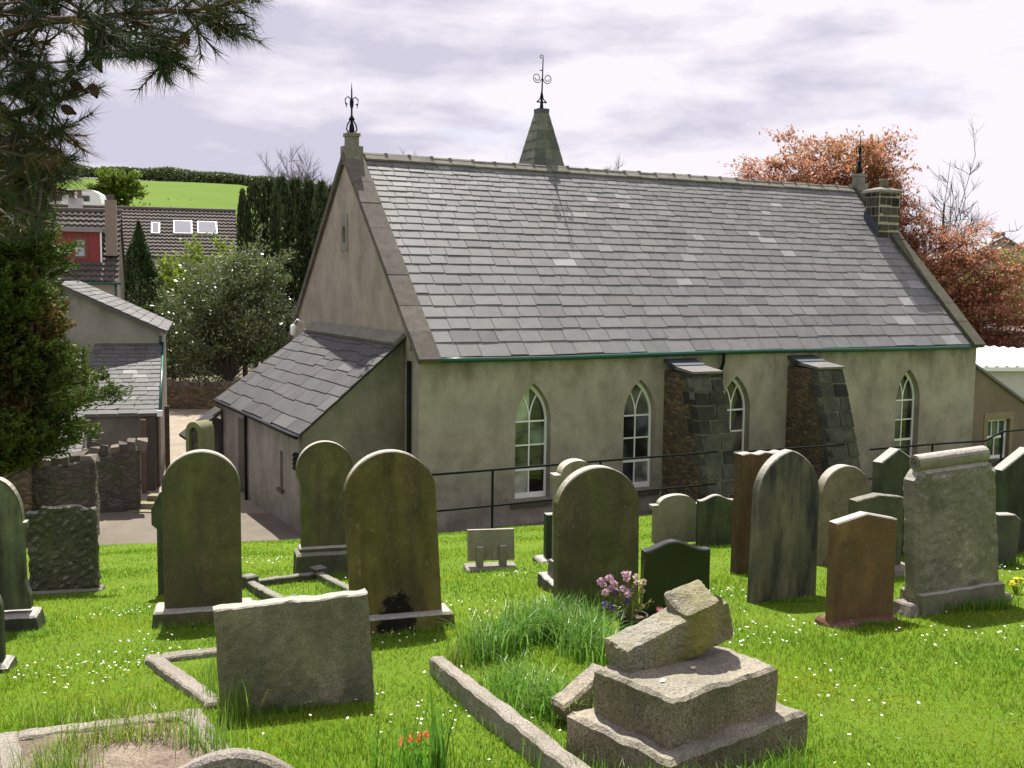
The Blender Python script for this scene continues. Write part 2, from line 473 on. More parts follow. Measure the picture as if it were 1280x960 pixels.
# retaining wall below the lawn edge
mb = MB(); vs = []; fs = []
tl = np.linspace(-18, 60, 79)
for t in tl:
    s = edge_s(t) + .02; X, Y = xy(s, t); X2, Y2 = xy(s + .25, t); z = float(Gst(s, t)) - .03
    vs += [(X, Y, z), (X2, Y2, z - .02), (X2, Y2, -6.2)]
for i in range(len(tl) - 1):
    a = 3 * i; fs += [(a, a + 1, a + 4, a + 3), (a + 1, a + 2, a + 5, a + 4)]
mb.add(vs, fs); ob = mb.build('retaining_wall', m_rubble_dark)
tag(ob, 'low dark stone kerb wall holding up the edge of the lawn', 'wall')

def terr(X, Y):
    base = -5.95
    h = np.interp(Y, [55, 75, 140, 200, 262, 300, 500, 1500], [0, 4, 14.7, 23, 30.5, 28, 16, 0])
    g = np.interp(X, [-400, -120, -65, 0, 60, 150, 600], [1.1, 1, .93, .6, .28, .2, .3])
    return base + h * g
def terr_mat():
    m, nt = new_mat('pasture')
    v = coords(nt, rand=False)
    col = mixc(nt, ramp(nt, noise(nt, v, .05, 5, .6), .3, .7), (.072, .128, .009), (.092, .15, .013))
    col = mixc(nt, .35, col, mixc(nt, noise(nt, v, 1.5, 6, .75), (.4, .4, .4), (1.6, 1.6, 1.6)), 'MULTIPLY')
    sy = nd(nt, 'ShaderNodeSeparateXYZ', {0: v})
    near = ramp(nt, sy.outputs[1], 84, 74)
    col = mixc(nt, near, col, mixc(nt, noise(nt, v, 3, 5), (.10, .085, .06), (.17, .15, .11)))
    finish(nt, col, .95, noise(nt, v, 6, 5, .7), .1, .5, .1)
    return m
mb = MB(); vs = []; fs = []
xs = np.concatenate([np.linspace(-1500, -150, 10), np.linspace(-140, 140, 57), np.linspace(150, 1500, 10)])
ys = np.concatenate([np.linspace(-60, 50, 12), np.linspace(55, 320, 54), np.linspace(340, 2500, 14)])
for y in ys:
    for x in xs: vs.append((x, y, float(terr(x, y)) + (.25 * math.sin(x * .11) * math.sin(y * .07) if y > 80 else 0)))
nx = len(xs)
for j in range(len(ys) - 1):
    for i in range(nx - 1): a = j * nx + i; fs.append((a, a + 1, a + nx + 1, a + nx))
mb.add(vs, fs); struct(mb.build('hill', terr_mat(), smooth=True))

def lane_mat(name, c1, c2, sc=18):
    m, nt = new_mat(name); v = coords(nt, rand=False)
    col = mixc(nt, ramp(nt, noise(nt, v, 1.1, 6, .7), .3, .7), c1, c2)
    col = mixc(nt, .55, col, mixc(nt, noise(nt, v, sc, 5, .75), (.25, .25, .25), (1.75, 1.75, 1.75)), 'MULTIPLY')
    finish(nt, col, .95, noise(nt, v, sc * 1.5, 4, .8), .04, .7, .15)
    return m
m_lane = lane_mat('lane_gravel', (.31, .265, .205), (.21, .18, .14), 9)
def sheet(name, corners, z, mat, n=14):
    mb = MB(); A, B, C, D = [Vector(c) for c in corners]; vs = []; fs = []
    for j in range(n + 1):
        for i in range(n + 1):
            p = A.lerp(B, i / n).lerp(D.lerp(C, i / n), j / n); vs.append((p.x, p.y, z + .02 * vnoise((p.x, p.y, 0), .8)))
    for j in range(n):
        for i in range(n): a = j * (n + 1) + i; fs.append((a, a + 1, a + n + 2, a + n + 1))
    mb.add(vs, fs); return struct(mb.build(name, mat, smooth=True))
sheet('lane', [(-11.5, 25.5), (-3.0, 26.5), (-9.5, 48.6), (-22, 48.6)], -5.88, m_lane)
m_path = lane_mat('path_tarmac', (.20, .172, .138), (.14, .12, .097), 30)
sheet('path', [(-22, 14.0), (-5.2, 20.4), (-3.6, 26.4), (-22, 26.5)], -5.80, m_path)
sheet('churchyard_path', [(-5.2, 19.5), (30, 38), (28, 41), (-6.0, 23.2)], -5.84, m_path)

# ------------------------------------------------------------------ slate roofs
def slates(mb, O, U, V, N, rows, l0, l1, wid=.42, seed=1, th=.02, pale=.06, jit=.02):
    """rows: list of (v_start, v_end); l0/l1: functions of v giving the left/right ends"""
    rd = random.Random(seed)
    O, U, V, N = Vector(O), Vector(U), Vector(V), Vector(N)
    for k, (va, vb) in enumerate(rows):
        a, b = l0(va), l1(va); a2, b2 = l0(vb), l1(vb)
        x = a - rd.random() * wid * .8
        ww = wid * (1 - .35 * k / max(1, len(rows)))
        while x < b:
            wd = ww * rd.uniform(.75, 1.3)
            xa, xb = max(x, a), min(x + wd, b)
            if xb - xa > .04:
                r = rd.random()
                br = rd.uniform(.82, 1.15); warm = rd.uniform(-.03, .03)
                if r < pale: br *= rd.uniform(1.35, 1.9)
                elif r < pale * 1.8: br *= .72
                tint = (br * (1 + warm), br, br * (1 - warm * .6))
                g = .007; dv = rd.uniform(-jit, jit) - (rd.uniform(.03, .09) if rd.random() < .012 else 0); tilt = rd.uniform(0, .009)
                e0, e1 = .028 + tilt, .028 + rd.uniform(0, .01)
                u0, u1 = xa + g, xb - g
                # upper edge follows slanted ends
                ua, ub = max(u0, a2) if xa == a else u0, min(u1, b2) if xb == b else u1
                top = vb + .09
                p = [O + U * u0 + V * (va + dv) + N * (e0 - th), O + U * u1 + V * (va + dv) + N * (e1 - th), O + U * ub + V * top + N * -.004, O + U * ua + V * top + N * -.004,
                     O + U * u0 + V * (va + dv) + N * e0, O + U * u1 + V * (va + dv) + N * e1, O + U * ub + V * top + N * .010, O + U * ua + V * top + N * .010]
                mb.hexa(p, tint)
            x += wd

def gauge_rows(S, g0, g1):
    rows = []; v = 0.0
    while v < S - .05:
        g = g0 + (g1 - g0) * (v / S)
        rows.append((v, min(v + g, S))); v += g
    return rows

# ------------------------------------------------------------------ the chapel
ZB = -5.95
chapel = thing('chapel', 'grey rendered village chapel with long slate roof, pointed windows and two stone buttresses', 'church', (-2.0724, 24.4, ZB), (0, 0, .4847))
ZE, ZR, WID, LEN = -1.74 - ZB, 3.28 - ZB, 10.25, 18.5
HW = WID / 2
WQ = .1                         # wall face
TW = .55
# south wall with four pointed openings
def lancet(cx, half, z0, zs, za, n=12):
    """pointed arch loop, from bottom left, counter-clockwise"""
    h = za - zs; Rr = (half * half + h * h) / (2 * half); phi = math.asin(h / Rr)
    l = [(cx - half, z0), (cx + half, z0)]
    for i in range(n + 1):
        a = phi * i / n; l.append((cx + half - Rr + Rr * math.cos(a), zs + Rr * math.sin(a)))
    for i in range(n - 1, -1, -1):
        a = phi * i / n; l.append((cx - half + Rr - Rr * math.cos(a), zs + Rr * math.sin(a)))
    return l
WIN_U = [2.99, 6.09, 9.185, 15.65]
SILL, SPR, APX, HALF = -5.25 - ZB, -3.37 - ZB, -2.43 - ZB, .49
mb = MB()
outer = [(0, 0), (LEN, 0), (LEN, ZE + .12), (0, ZE + .12)]
mb.prism([outer] + [lancet(u, HALF, SILL, SPR, APX) for u in WIN_U], WQ, WQ + TW)
# gable walls and back wall
def gable(mb, u0, u1, holes=()):
    prof = [(WQ + TW, 0), (WID - .1, 0), (WID - .1, ZE + .05), (HW, ZR - .15), (WQ + TW, ZE + .35)]
    T = Matrix(((0, 1, 0, 0), (1, 0, 0, 0), (0, 0, 1, 0), (0, 0, 0, 1)))
    mb.prism([prof] + list(holes), u0, u1, T=T)
gable(mb, .0, .5, [lancet(5.22, .14, 1.0 - ZB, 1.3 - ZB, 1.45 - ZB, 5)])
gable(mb, LEN - .5, LEN)
mb.box(.5, LEN - .5, WID - .6, WID - .1, 0, ZE)
wall = mb.build('wall', m_wall, chapel)
# thin dark backing, its colour standing in for interior shade
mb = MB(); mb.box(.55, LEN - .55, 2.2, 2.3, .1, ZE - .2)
mb.build('dark_backing', M_plain('backing_dark', (.08, .08, .07)), chapel)
mb = MB(); mb.box(.30, .34, 5.0, 5.44, 1.0 - ZB, 1.5 - ZB); mb.build('gable_louvre', m_iron, chapel)
mb = MB()
T = Matrix(((0, 1, 0, 0), (1, 0, 0, 0), (0, 0, 1, 0), (0, 0, 0, 1)))
mb.prism([[(4.95, .78 - ZB), (5.5, .78 - ZB), (5.5, 1.75 - ZB), (4.95, 1.75 - ZB)], lancet(5.22, .14, 1.0 - ZB, 1.3 - ZB, 1.45 - ZB, 5)], -.03, -.002, T=T)
mb.build('lancet_surround', m_wall2, chapel)
# windows
for wi, u in enumerate(WIN_U):
    FQ = WQ + .20
    mb = MB()
    mb.prism([lancet(u, HALF - .005, SILL, SPR, APX - .005), lancet(u, HALF - .06, SILL + .13, SPR, APX - .13)], FQ, FQ + .06)
    hh = APX - SPR; RR = (HALF ** 2 + hh ** 2) / (2 * HALF)
    bz = SILL + .13
    mb.box(u - .016, u + .016, FQ + .008, FQ + .05, bz, SPR + .01)
    for zc, th in ((SPR, .020), (SILL + 1.30, .018), (SILL + .70, .032)):
        mb.box(u - HALF + .05, u - .016, FQ + .012, FQ + .046, zc - th, zc + th); mb.box(u + .016, u + HALF - .05, FQ + .012, FQ + .046, zc - th, zc + th)
    phm = math.acos((RR - HALF / 2) / RR)
    for sgn in (-1, 1):
        pts = [(u + sgn * (RR - RR * math.cos(phm * i / 8)), FQ + .03, SPR + RR * math.sin(phm * i / 8)) for i in range(9)]
        for i in range(8):
            p, q = Vector(pts[i]), Vector(pts[i + 1]); d = (q - p); L = d.length; d.normalize()
            nrm = Vector((d.z, 0, -d.x))
            mb.obox((p + q) / 2 + Vector((0, sgn * .001, 0)), d * (L / 2 + .003), nrm * .016, Vector((0, .018, 0)))
    f = mb.build('window', m_white, chapel)
    mb = MB(); rp = random.Random(90 + wi)
    def tone():
        k = rp.choice([.5, .8, 1.2, 2.2, 4.5]); return (k * rp.uniform(.85, 1.25), k * rp.uniform(.85, 1.1), k * rp.uniform(.85, 1.25))
    zs_ = [SILL + .05, SILL + .70, SILL + 1.30, SPR]
    for c_ in (-1, 1):
        xa, xb = (u - HALF + .03, u) if c_ < 0 else (u, u + HALF - .03)
        for q in range(3):
            t0, t1 = rp.uniform(-.006, .006), rp.uniform(-.006, .006)
            mb.add([(xa, FQ + .034 + t0, zs_[q]), (xb, FQ + .034 - t0, zs_[q]), (xb, FQ + .034 + t1, zs_[q + 1]), (xa, FQ + .034 - t1, zs_[q + 1])], [(0, 1, 2, 3)], tone())
        lt_ = [q for q in lancet(u, HALF - .03, SPR, SPR, APX - .05) if (q[0] - u) * c_ >= -1e-6]
        mid_ = [(u, SPR), (u, APX - .05)]
        lp_ = ([(u, SPR)] + [q for q in lt_ if q[1] > SPR or abs(q[0] - u) > .1]) if c_ > 0 else ([(u, SPR)] + [q for q in lt_ if abs(q[0] - u) > 1e-6 or q[1] > SPR])
        seen = []; [seen.append(q) for q in lp_ if all(abs(q[0] - z_[0]) + abs(q[1] - z_[1]) > 1e-5 for z_ in seen)]
        ang = sorted(seen, key=lambda q: math.atan2(q[1] - (SPR + .25), q[0] - (u + c_ * .18)))
        tn_ = tone(); t0 = rp.uniform(-.01, .01)
        mb.add([(q[0], FQ + .034 + t0 * (q[0] - u) * 2, q[1]) for q in ang], [tuple(range(len(ang)))], tn_)
    mb.build('pane', m_glass, f)
    mb = MB(); mb.hexa([(u - .6, WQ - .09, SILL - .16), (u + .6, WQ - .09, SILL - .16), (u + .6, WQ + .2, SILL - .16), (u - .6, WQ + .2, SILL - .16),
                        (u - .6, WQ - .09, SILL - .05), (u + .6, WQ - .09, SILL - .05), (u + .6, WQ + .2, SILL - .003), (u - .6, WQ + .2, SILL - .003)])
    mb.build('sill', m_coping, f)
# roof
SL = math.hypot(HW, ZR - ZE); U = Vector((1, 0, 0)); V = Vector((0, HW / SL, (ZR - ZE) / SL)); NRM = Vector((0, -V.z, V.y))
mb = MB()
mb.add([(0.1, .0, ZE), (LEN - .1, .0, ZE), (LEN - .1, HW, ZR), (.1, HW, ZR), (.1, WID, ZE), (LEN - .1, WID, ZE)], [(0, 1, 2, 3), (3, 2, 5, 4)])
mb.add([(0.1, .0, ZE - .1), (LEN - .1, .0, ZE - .1), (LEN - .1, HW, ZR - .1), (.1, HW, ZR - .1), (.1, WID, ZE - .1), (LEN - .1, WID, ZE - .1)], [(3, 2, 1, 0), (4, 5, 2, 3)])
slates(mb, (0, 0, ZE), U, V, NRM, gauge_rows(SL, .44, .165), lambda v: .46, lambda v: LEN - .40, wid=.62, seed=3, pale=.04)
V2 = Vector((0, -V.y, V.z)); N2 = Vector((0, V.z, V.y))
slates(mb, (0, WID, ZE), U, V2, N2, gauge_rows(SL, .46, .24), lambda v: .46, lambda v: LEN - .40, wid=.7, seed=4)
roof = mb.build('roof', m_slate, chapel)
mb = MB(); x = .5
rd = random.Random(5)
while x < LEN - .5:
    l = rd.uniform(.55, .7); z = ZR + .03 + rd.uniform(-.015, .015)
    e = min(x + l - .012, LEN - .45)
    for sg in (-1, 1):
        mb.hexa([(x, HW, z + .03), (e, HW, z + .03), (e, HW + sg * .17, z - .14), (x, HW + sg * .17, z - .14),
                 (x, HW, z + .075), (e, HW, z + .075), (e, HW + sg * .19, z - .10), (x, HW + sg * .19, z - .10)])
    mb.box(e - .05, e + .03, HW - .06, HW + .06, z + .03, z + .085)
    x += l
mb.build('ridge_tiles', m_ridge, roof)
# gable copings
def coping(u0, u1, seed, lift):
    mb = MB(); rd = random.Random(seed)
    for side in (0, 1):
        O = Vector((0, 0 if side == 0 else WID, ZE)); VV = V if side == 0 else V2; NN = NRM if side == 0 else N2
        v = -.12
        while v < SL - .02:
            l = rd.uniform(.8, 1.15); e = min(v + l, SL + .06); h = lift + rd.uniform(-.008, .012)
            c = O + Vector(((u0 + u1) / 2, 0, 0)) + VV * ((v + e) / 2) + NN * (h - .07)
            b = rd.uniform(.85, 1.15)
            mb.obox(c, Vector(((u1 - u0) / 2 - rd.uniform(0, .008), 0, 0)), VV * ((e - v) / 2 - .006), NN * .075, (b, b * .98, b * .95))
            v = e
    return mb
cop1 = coping(-.10, .46, 8, .07).build('gable_coping', M_tint('brown_coping', (.118, .106, .094), rough=.9, spec=.2, var=.3, scale=6, gl=((.17, .16, .13), .6)), chapel)
cop2 = coping(LEN - .40, LEN + .08, 9, .13).build('gable_coping', m_coping, chapel)
# eaves gutter, downpipe
mb = MB()
pts = [(u, -.05, ZE - .045 - .02 * math.sin(u * .5)) for u in np.linspace(.35, LEN - .1, 24)]
mb.tube(pts, .05, 8); mb.tube([(p[0], .03, p[2] - .05) for p in pts], .025, 6)
mb.build('gutter', m_gutter, chapel, smooth=True)
mb = MB(); mb.tube([(8.62, -.04, ZE - .06), (8.62, -.03, ZE - .3), (8.62, .045, ZE - .5), (8.62, .045, .1)], .045, 8)
mb.build('downpipe', m_iron, chapel, smooth=True)
mb = MB(); mb.tube([(-.07, .55, ZE - .1), (-.07, .55, 0.1)], .05, 8); mb.build('downpipe', m_iron, chapel, smooth=True)
# buttresses
for bi, (u0, u1) in enumerate(((6.82, 7.72), (10.96, 11.86))):
    zt = -2.22 - ZB
    qt, qb = -1.02, -2.15
    mb = MB()
    mb.hexa([(u0, qb, 0), (u1, qb, 0), (u1, WQ - .002, 0), (u0, WQ - .002, 0), (u0, qt, zt), (u1, qt, zt), (u1, WQ - .002, zt), (u0, WQ - .002, zt)])
    b = mb.build('buttress', m_rubble, chapel)
    mb = MB(); mb.hexa([(u0 - .006, qb - .016, 0), (u1 + .006, qb - .016, 0), (u1 + .006, qb + .2, 0), (u0 - .006, qb + .2, 0), (u0 - .006, qt - .016, zt - .02), (u1 + .006, qt - .016, zt - .02), (u1 + .006, qt + .2, zt - .02), (u0 - .006, qt + .2, zt - .02)])
    mb.build('pointing', m_point, b)
    mb = MB(); rd = random.Random(20 + bi); z = 0.0
    while z < zt - .05:
        h = rd.uniform(.32, .44); e = min(z + h, zt - .01)
        f0 = z / zt; f1 = e / zt
        qa = qb + (qt - qb) * f0; qe = qb + (qt - qb) * f1
        cut = rd.choice([0, .38, .62, .5, .45])
        spans = [(u0 - .015, u1 + .015)] if cut == 0 else [(u0 - .015, u0 + (u1 - u0) * cut - .018), (u0 + (u1 - u0) * cut + .018, u1 + .015)]
        for a, c in spans:
            br = rd.uniform(.5, 1.7); pr = rd.uniform(.018, .06); dep = rd.choice([.28, .45])
            mb.hexa([(a, qa - pr, z + .02), (c, qa - pr, z + .01), (c, qa + dep, z + .014), (a, qa + dep, z + .014),
                     (a + rd.uniform(0, .03), qe - pr, e - .012 - rd.uniform(0, .03)), (c - rd.uniform(0, .03), qe - pr, e - .012 - rd.uniform(0, .03)), (c, qe + dep, e - .012), (a, qe + dep, e - .012)], (br, br, br))
        z = e
    mb.build('quoin_stones', m_quoin, b)
    mb = MB()
    mb.hexa([(u0 - .02, qt - .09, zt + .002), (u1 + .02, qt - .09, zt + .002), (u1 + .02, -.35, zt + .06), (u0 - .02, -.35, zt + .06),
             (u0 - .02, qt - .09, zt + .06), (u1 + .02, qt - .09, zt + .06), (u1 + .02, -.35, zt + .15), (u0 - .02, -.35, zt + .15)])
    mb.build('capstone', M_stone('cap_slab', (.17, .165, .16), (.12, .115, .11), grain=25), b)
    mb = MB()
    mb.hexa([(u0 - .03, -.40, zt + .10), (u1 + .03, -.40, zt + .10), (u1 + .03, WQ - .004, zt + .22), (u0 - .03, WQ - .004, zt + .22),
             (u0 - .03, -.40, zt + .17), (u1 + .03, -.40, zt + .17), (u1 + .03, WQ - .004, zt + .30), (u0 - .03, WQ - .004, zt + .30)])
    mb.build('slate_flashing', m_lead, b)
# lean-to against the west gable
lm, lq0, lq1e, lq1t = 2.6, .88, 9.15, 7.9
lzt, lze = -1.30 - ZB, -3.50 - ZB
lt = MB()
lt.prism([[(-lm + .12, 0), (-.002, 0), (-.002, lzt - .08), (-lm + .12, lze + .02)]], lq0 + .06, lq0 + .34)
lean_side = lt.build('lean_to_side', m_side, chapel)
lt = MB()
Tq = Matrix(((0, 1, 0, 0), (1, 0, 0, 0), (0, 0, 1, 0), (0, 0, 0, 1)))
door = [(6.05, 0), (7.0, 0), (7.0, 2.18), (6.05, 2.18)]
slit = [(2.55, .95), (2.80, .95), (2.80, 1.85), (2.55, 1.85)]
lt.prism([[(lq0 + .34, 0), (lq1e - .1, 0), (lq1e - .1, lze - .02), (lq0 + .34, lze - .02)], door, slit], -lm + .12, -lm + .42, T=Tq)
lt.prism([[(-lm + .42, 0), (-.002, 0), (-.002, lzt - .4), (-lm + .42, lze - .05)]], lq1e - 1.3, lq1e - 1.0)
lean = lt.build('lean_to_wall', m_wall2, chapel)
mb = MB(); mb.box(-lm + .30, -lm + .36, 6.03, 7.02, .02, 2.2); mb.box(-lm + .26, -lm + .30, 6.06, 6.10, .02, 2.18)
mb.build('door', M_plain('dark_door', (.03, .035, .03), rough=.6), lean)
mb = MB(); mb.box(-lm + .32, -lm + .36, 2.53, 2.82, .93, 1.87); mb.build('slit_pane', m_glass, lean)
mb = MB(); mb.box(-lm + .05, -lm + .2, 2.47, 2.88, .86, .945); mb.build('slit_sill', m_coping, lean)
mb = MB()
for k in range(4): mb.box(-lm + .02, -lm + .117, 1.05, 1.42, 1.62 + k * .1, 1.67 + k * .1)
mb.box(-lm + .05, -lm + .118, 1.03, 1.44, 1.60, 2.0)
mb.build('vent_louvre', m_iron, lean)
mb = MB(); A = Vector((-lm, lq0, lze)); 
lsl = math.hypot(lm, lzt - lze); LU = Vector((0, -1, 0)); LV = Vector((lm / lsl, 0, (lzt - lze) / lsl)); LN = Vector((-LV.z, 0, LV.x))
mb.hexa([(-lm, lq0, lze - .03), (-lm, lq1e, lze - .03), (-.004, lq1t, lzt - .03), (-.004, lq0, lzt - .03), (-lm, lq0, lze), (-lm, lq1e, lze), (-.004, lq1t, lzt), (-.004, lq0, lzt)])
slates(mb, (-lm, lq1e, lze), LU, LV, LN, gauge_rows(lsl, .44, .26), lambda v: (lq1e - lq1t) * max(0, min(1, v / lsl)), lambda v: lq1e - lq0 + .04, wid=1.0, seed=11, pale=.03, jit=.05)
lroof = mb.build('lean_to_roof', m_slate_dark, chapel)
mb = MB(); 
mb.obox((-.17, (lq0 + lq1t) / 2, lzt - .06), (0, (lq1t - lq0) / 2, 0), LV * .17, LN * .05)
mb.build('flashing', m_ridge, lroof)
mb = MB(); mb.tube([(-lm - .04, q, lze - .03) for q in np.linspace(lq0, lq1e, 8)], .045, 8); mb.tube([(-lm + .06, 5.9, lze - .06), (-lm + .06, 5.9, .05)], .04, 8)
mb.build('gutter', m_iron, lroof, smooth=True)
mb = MB(); mb.hexa([(-lm - .95, 8.7, 1.35), (-lm - .95, 9.7, 1.35), (-lm + .1, 9.7, 2.1), (-lm + .1, 8.7, 2.1), (-lm - .95, 8.7, 1.42), (-lm - .95, 9.7, 1.42), (-lm + .1, 9.7, 2.18), (-lm + .1, 8.7, 2.18)])
mb.box(-lm - .02, -lm + .1, 8.75, 9.6, 0.02, 1.9)
mb.build('door_canopy', M_plain('dark_timber', (.035, .03, .03)), lean)
mb = MB(); mb.tube([(-.02, 8.75, lzt + .0), (-.25, 8.85, lzt + .12), (-.35, 8.85, lzt - .02)], .02, 6); mb.lathe([(.03, .12), (.08, .1), (.10, -.15), (.06, -.2), (0.01, -.21)], (-.36, 8.85, lzt - .15), 10)
mb.build('flood_lamp', m_white, chapel, smooth=True)
# chimney on the east gable
cu0, cu1, cq0, cq1 = 17.58, 18.5, 3.38, 4.0
mb = MB()
mb.box(cu0, cu1, cq0, cq1, 1.3 - ZB, 3.06 - ZB)
ch = mb.build('chimney', M_plain('pale_mortar', (.36, .33, .27), rough=.95, var=.25), chapel)
mb = MB(); rd = random.Random(31); z = 1.35 - ZB
while z < 3.03 - ZB:
    h = rd.uniform(.22, .33); e = min(z + h, 3.05 - ZB)
    for (a, b, face) in ((cu0, cu1, 0), (cq0, cq1, 1)):
        x = a
        while x < b - .05:
            l = rd.uniform(.12, .5); xe = min(x + l, b); br = rd.uniform(.5, 1.7)
            if face == 0: mb.box(x + .025, xe - .03, cq0 - .03, cq0 + .1, z + .02 + rd.uniform(0, .06), e - .025, (br, br, br * .95))
            else: mb.box(cu0 - .03, cu0 + .1, x + .03, xe - .02, z + .02, e - .02, (br, br, br * .95))
            x = xe
    z = e
mb.build('chimney_stones', M_stone('chimney_stone', (.03, .028, .026), (.055, .048, .042), grain=18, bump=.8, tint=True), ch)
mb = MB(); mb.hexa([(cu0 - .1, cq0 - .1, 3.06 - ZB), (cu1 + .1, cq0 - .1, 3.06 - ZB), (cu1 + .1, cq1 + .1, 3.06 - ZB), (cu0 - .1, cq1 + .1, 3.06 - ZB),
                    (cu0 - .08, cq0 - .08, 3.14 - ZB), (cu1 + .08, cq0 - .08, 3.14 - ZB), (cu1 + .08, cq1 + .08, 3.14 - ZB), (cu0 - .08, cq1 + .08, 3.14 - ZB)])
mb.hexa([(cu0 - .08, cq0 - .08, 3.141 - ZB), (cu1 + .08, cq0 - .08, 3.141 - ZB), (cu1 + .08, cq1 + .08, 3.141 - ZB), (cu0 - .08, cq1 + .08, 3.141 - ZB),
         (cu0 + .25, cq0 + .2, 3.24 - ZB), (cu1 - .25, cq0 + .2, 3.24 - ZB), (cu1 - .25, cq1 - .2, 3.24 - ZB), (cu0 + .25, cq1 - .2, 3.24 - ZB)])
mb.build('chimney_cap', m_ridge, ch)
mb = MB(); mb.lathe([(.13, 0), (.12, .22), (.14, .23), (.14, .28), (.1, .28), (.1, .1)], ((cu0 + cu1) / 2, (cq0 + cq1) / 2, 3.23 - ZB), 14)
mb.build('chimney_pot', m_ridge, ch, smooth=True)
mb = MB(); mb.hexa([(cu0 - .045, cq0 - .05, 1.55 - ZB), (cu0 - .032, cq0 - .05, 1.55 - ZB), (cu0 - .032, cq1, 2.1 - ZB), (cu0 - .045, cq1, 2.1 - ZB), (cu0 - .045, cq0 - .05, 1.98 - ZB), (cu0 - .032, cq0 - .05, 1.98 - ZB), (cu0 - .032, cq1, 2.5 - ZB), (cu0 - .045, cq1, 2.5 - ZB)])
mb.build('lead_flashing', m_lead, ch)
# finials
def spiral(c, ax, r0, turns, up, n=18, a0=0.0, grow=.35):
    out = []
    for i in range(n + 1):
        k = i / n; a = a0 + turns * 2 * PI * k; r = r0 * (1 - (1 - grow) * k)
        out.append(Vector(c) + Vector(ax) * (r * math.cos(a)) + Vector((0, 0, 1)) * (up * r * math.sin(a)))
    return out
def pedestal(u, z0):
    mb = MB()
    mb.box(u - .24, u + .24, HW - .22, HW + .22, z0 - .45, z0 + .02)
    mb.box(u - .15, u + .15, HW - .15, HW + .15, z0 + .021, z0 + .27); mb.box(u - .18, u + .18, HW - .18, HW + .18, z0 + .271, z0 + .36)
    return mb
for u, zz0 in ((.17, ZR + .22), (LEN - .12, ZR + .18)):
    pd = pedestal(u, zz0).build('finial_pedestal', m_ridge, chapel)
    z0 = zz0 + .36; mb = MB(); ax = Vector((1, 0, 0))
    mb.tube([(u, HW, z0), (u, HW, z0 + 1.12)], [.028, .02, ][:2], 8)
    mb.tube([(u, HW, z0 + 1.1), (u, HW, z0 + 1.32)], [.018, .004], 6)
    mb.lathe([(.02, 0), (.08, .05), (.06, .2), (.03, .32)], (u, HW, z0), 10)
    mb.lathe([(.02, 0), (.085, .04), (.03, .14)], (u, HW, z0 + .32), 10)
    mb.lathe([(.02, 0), (.055, .12), (.055, .22), (.02, .3)], (u, HW, z0 + .62), 10)
    for sg in (-1, 1):
        mb.tube([(u + sg * .03, HW, z0 + .36), (u + sg * .12, HW, z0 + .22), (u + sg * .145, HW, z0 + .1), (u + sg * .08, HW, z0 + .01)], .018, 6)
        mb.tube([(u + sg * .02, HW, z0 + .88), (u + sg * .10, HW, z0 + .95), (u + sg * .18, HW, z0 + .88), (u + sg * .17, HW, z0 + .76), (u + sg * .11, HW, z0 + .75)], .016, 6)
        mb.tube([(u + sg * .155, HW, z0 + .78), (u + sg * .15, HW, z0 + .66)], [.022, .008], 6)
    mb.build('iron_finial', m_iron, pd, smooth=True)
# slated spirelet on the far slope
tu, tq = 6.50, 6.2
m_green_slate = M_tint('green_slate', (.115, .125, .10), rough=.8, spec=.2, var=.25, scale=7, bump=.3)
mb = MB(); zt0, zt1 = 2.0 - ZB, 5.06 - ZB
hw0, hw1 = .84, .145
rd = random.Random(77); nr = 11
mb.box(tu - .8, tu + .8, tq - .8, tq + .8, .5 - ZB, 1.995 - ZB)
for k in range(nr):
    za, zb = zt0 + (zt1 - zt0) * k / nr, zt0 + (zt1 - zt0) * (k + 1) / nr
    wa, wb = hw0 + (hw1 - hw0) * k / nr + .014, hw0 + (hw1 - hw0) * (k + 1) / nr + .006
    for fx in range(4):
        ca, sa = [(1, 0), (0, 1), (-1, 0), (0, -1)][fx]
        nsl = max(1, round(2 * wa / .36)); cuts = [-1] + sorted([-1 + 2 * (i + rd.uniform(-.2, .2) + .5 * (k % 2) * .5) / nsl for i in range(1, nsl)]) + [1]
        for i in range(len(cuts) - 1):
            x0, x1 = cuts[i], cuts[i + 1]; br = rd.uniform(.75, 1.3); g = .008
            def P(x, wv, off, z): return (tu + ca * (wv + off) - sa * x * (wv + off), tq + sa * (wv + off) + ca * x * (wv + off), z)
            e = rd.uniform(0, .005)
            a0, a1 = x0 + g, x1 - g
            mb.hexa([P(a0, wa, -.03, za), P(a1, wa, -.03, za), P(a1, wb, -.03, zb), P(a0, wb, -.03, zb),
                     P(a0, wa, e, za), P(a1, wa, e, za), P(a1, wb, 0, zb + .02), P(a0, wb, 0, zb + .02)], (br, br, br * .97))
sp = mb.build('spirelet', m_green_slate, chapel)
mb = MB(); mb.box(tu - .17, tu + .17, tq - .17, tq + .17, zt1 - .02, zt1 + .10); mb.build('spirelet_cap', m_lead, sp)
mb = MB(); z0 = zt1 + .1; dx = Vector((1, 0, 0))
mb.tube([(tu, tq, z0), (tu, tq, z0 + .35)], [.06, .03], 8)
mb.tube([(tu, tq, z0 + .3), (tu + .03, tq, z0 + 1.5)], [.028, .016], 6)
mb.tube([(tu - .16, tq, z0 + .2), (tu - .05, tq, z0 + .3), (tu, tq, z0 + .55)], .018, 6); mb.tube([(tu + .16, tq, z0 + .2), (tu + .05, tq, z0 + .3), (tu, tq, z0 + .55)], .018, 6)
mb.tube([(tu - .17, tq, z0 + .2), (tu + .17, tq, z0 + .2)], .02, 6)
for sg in (-1, 1):
    mb.tube(spiral((tu + .01 + sg * .18, tq, z0 + .90), (sg, 0, 0), .155, 1.5, 1, a0=PI + .1, n=24), .013, 5)
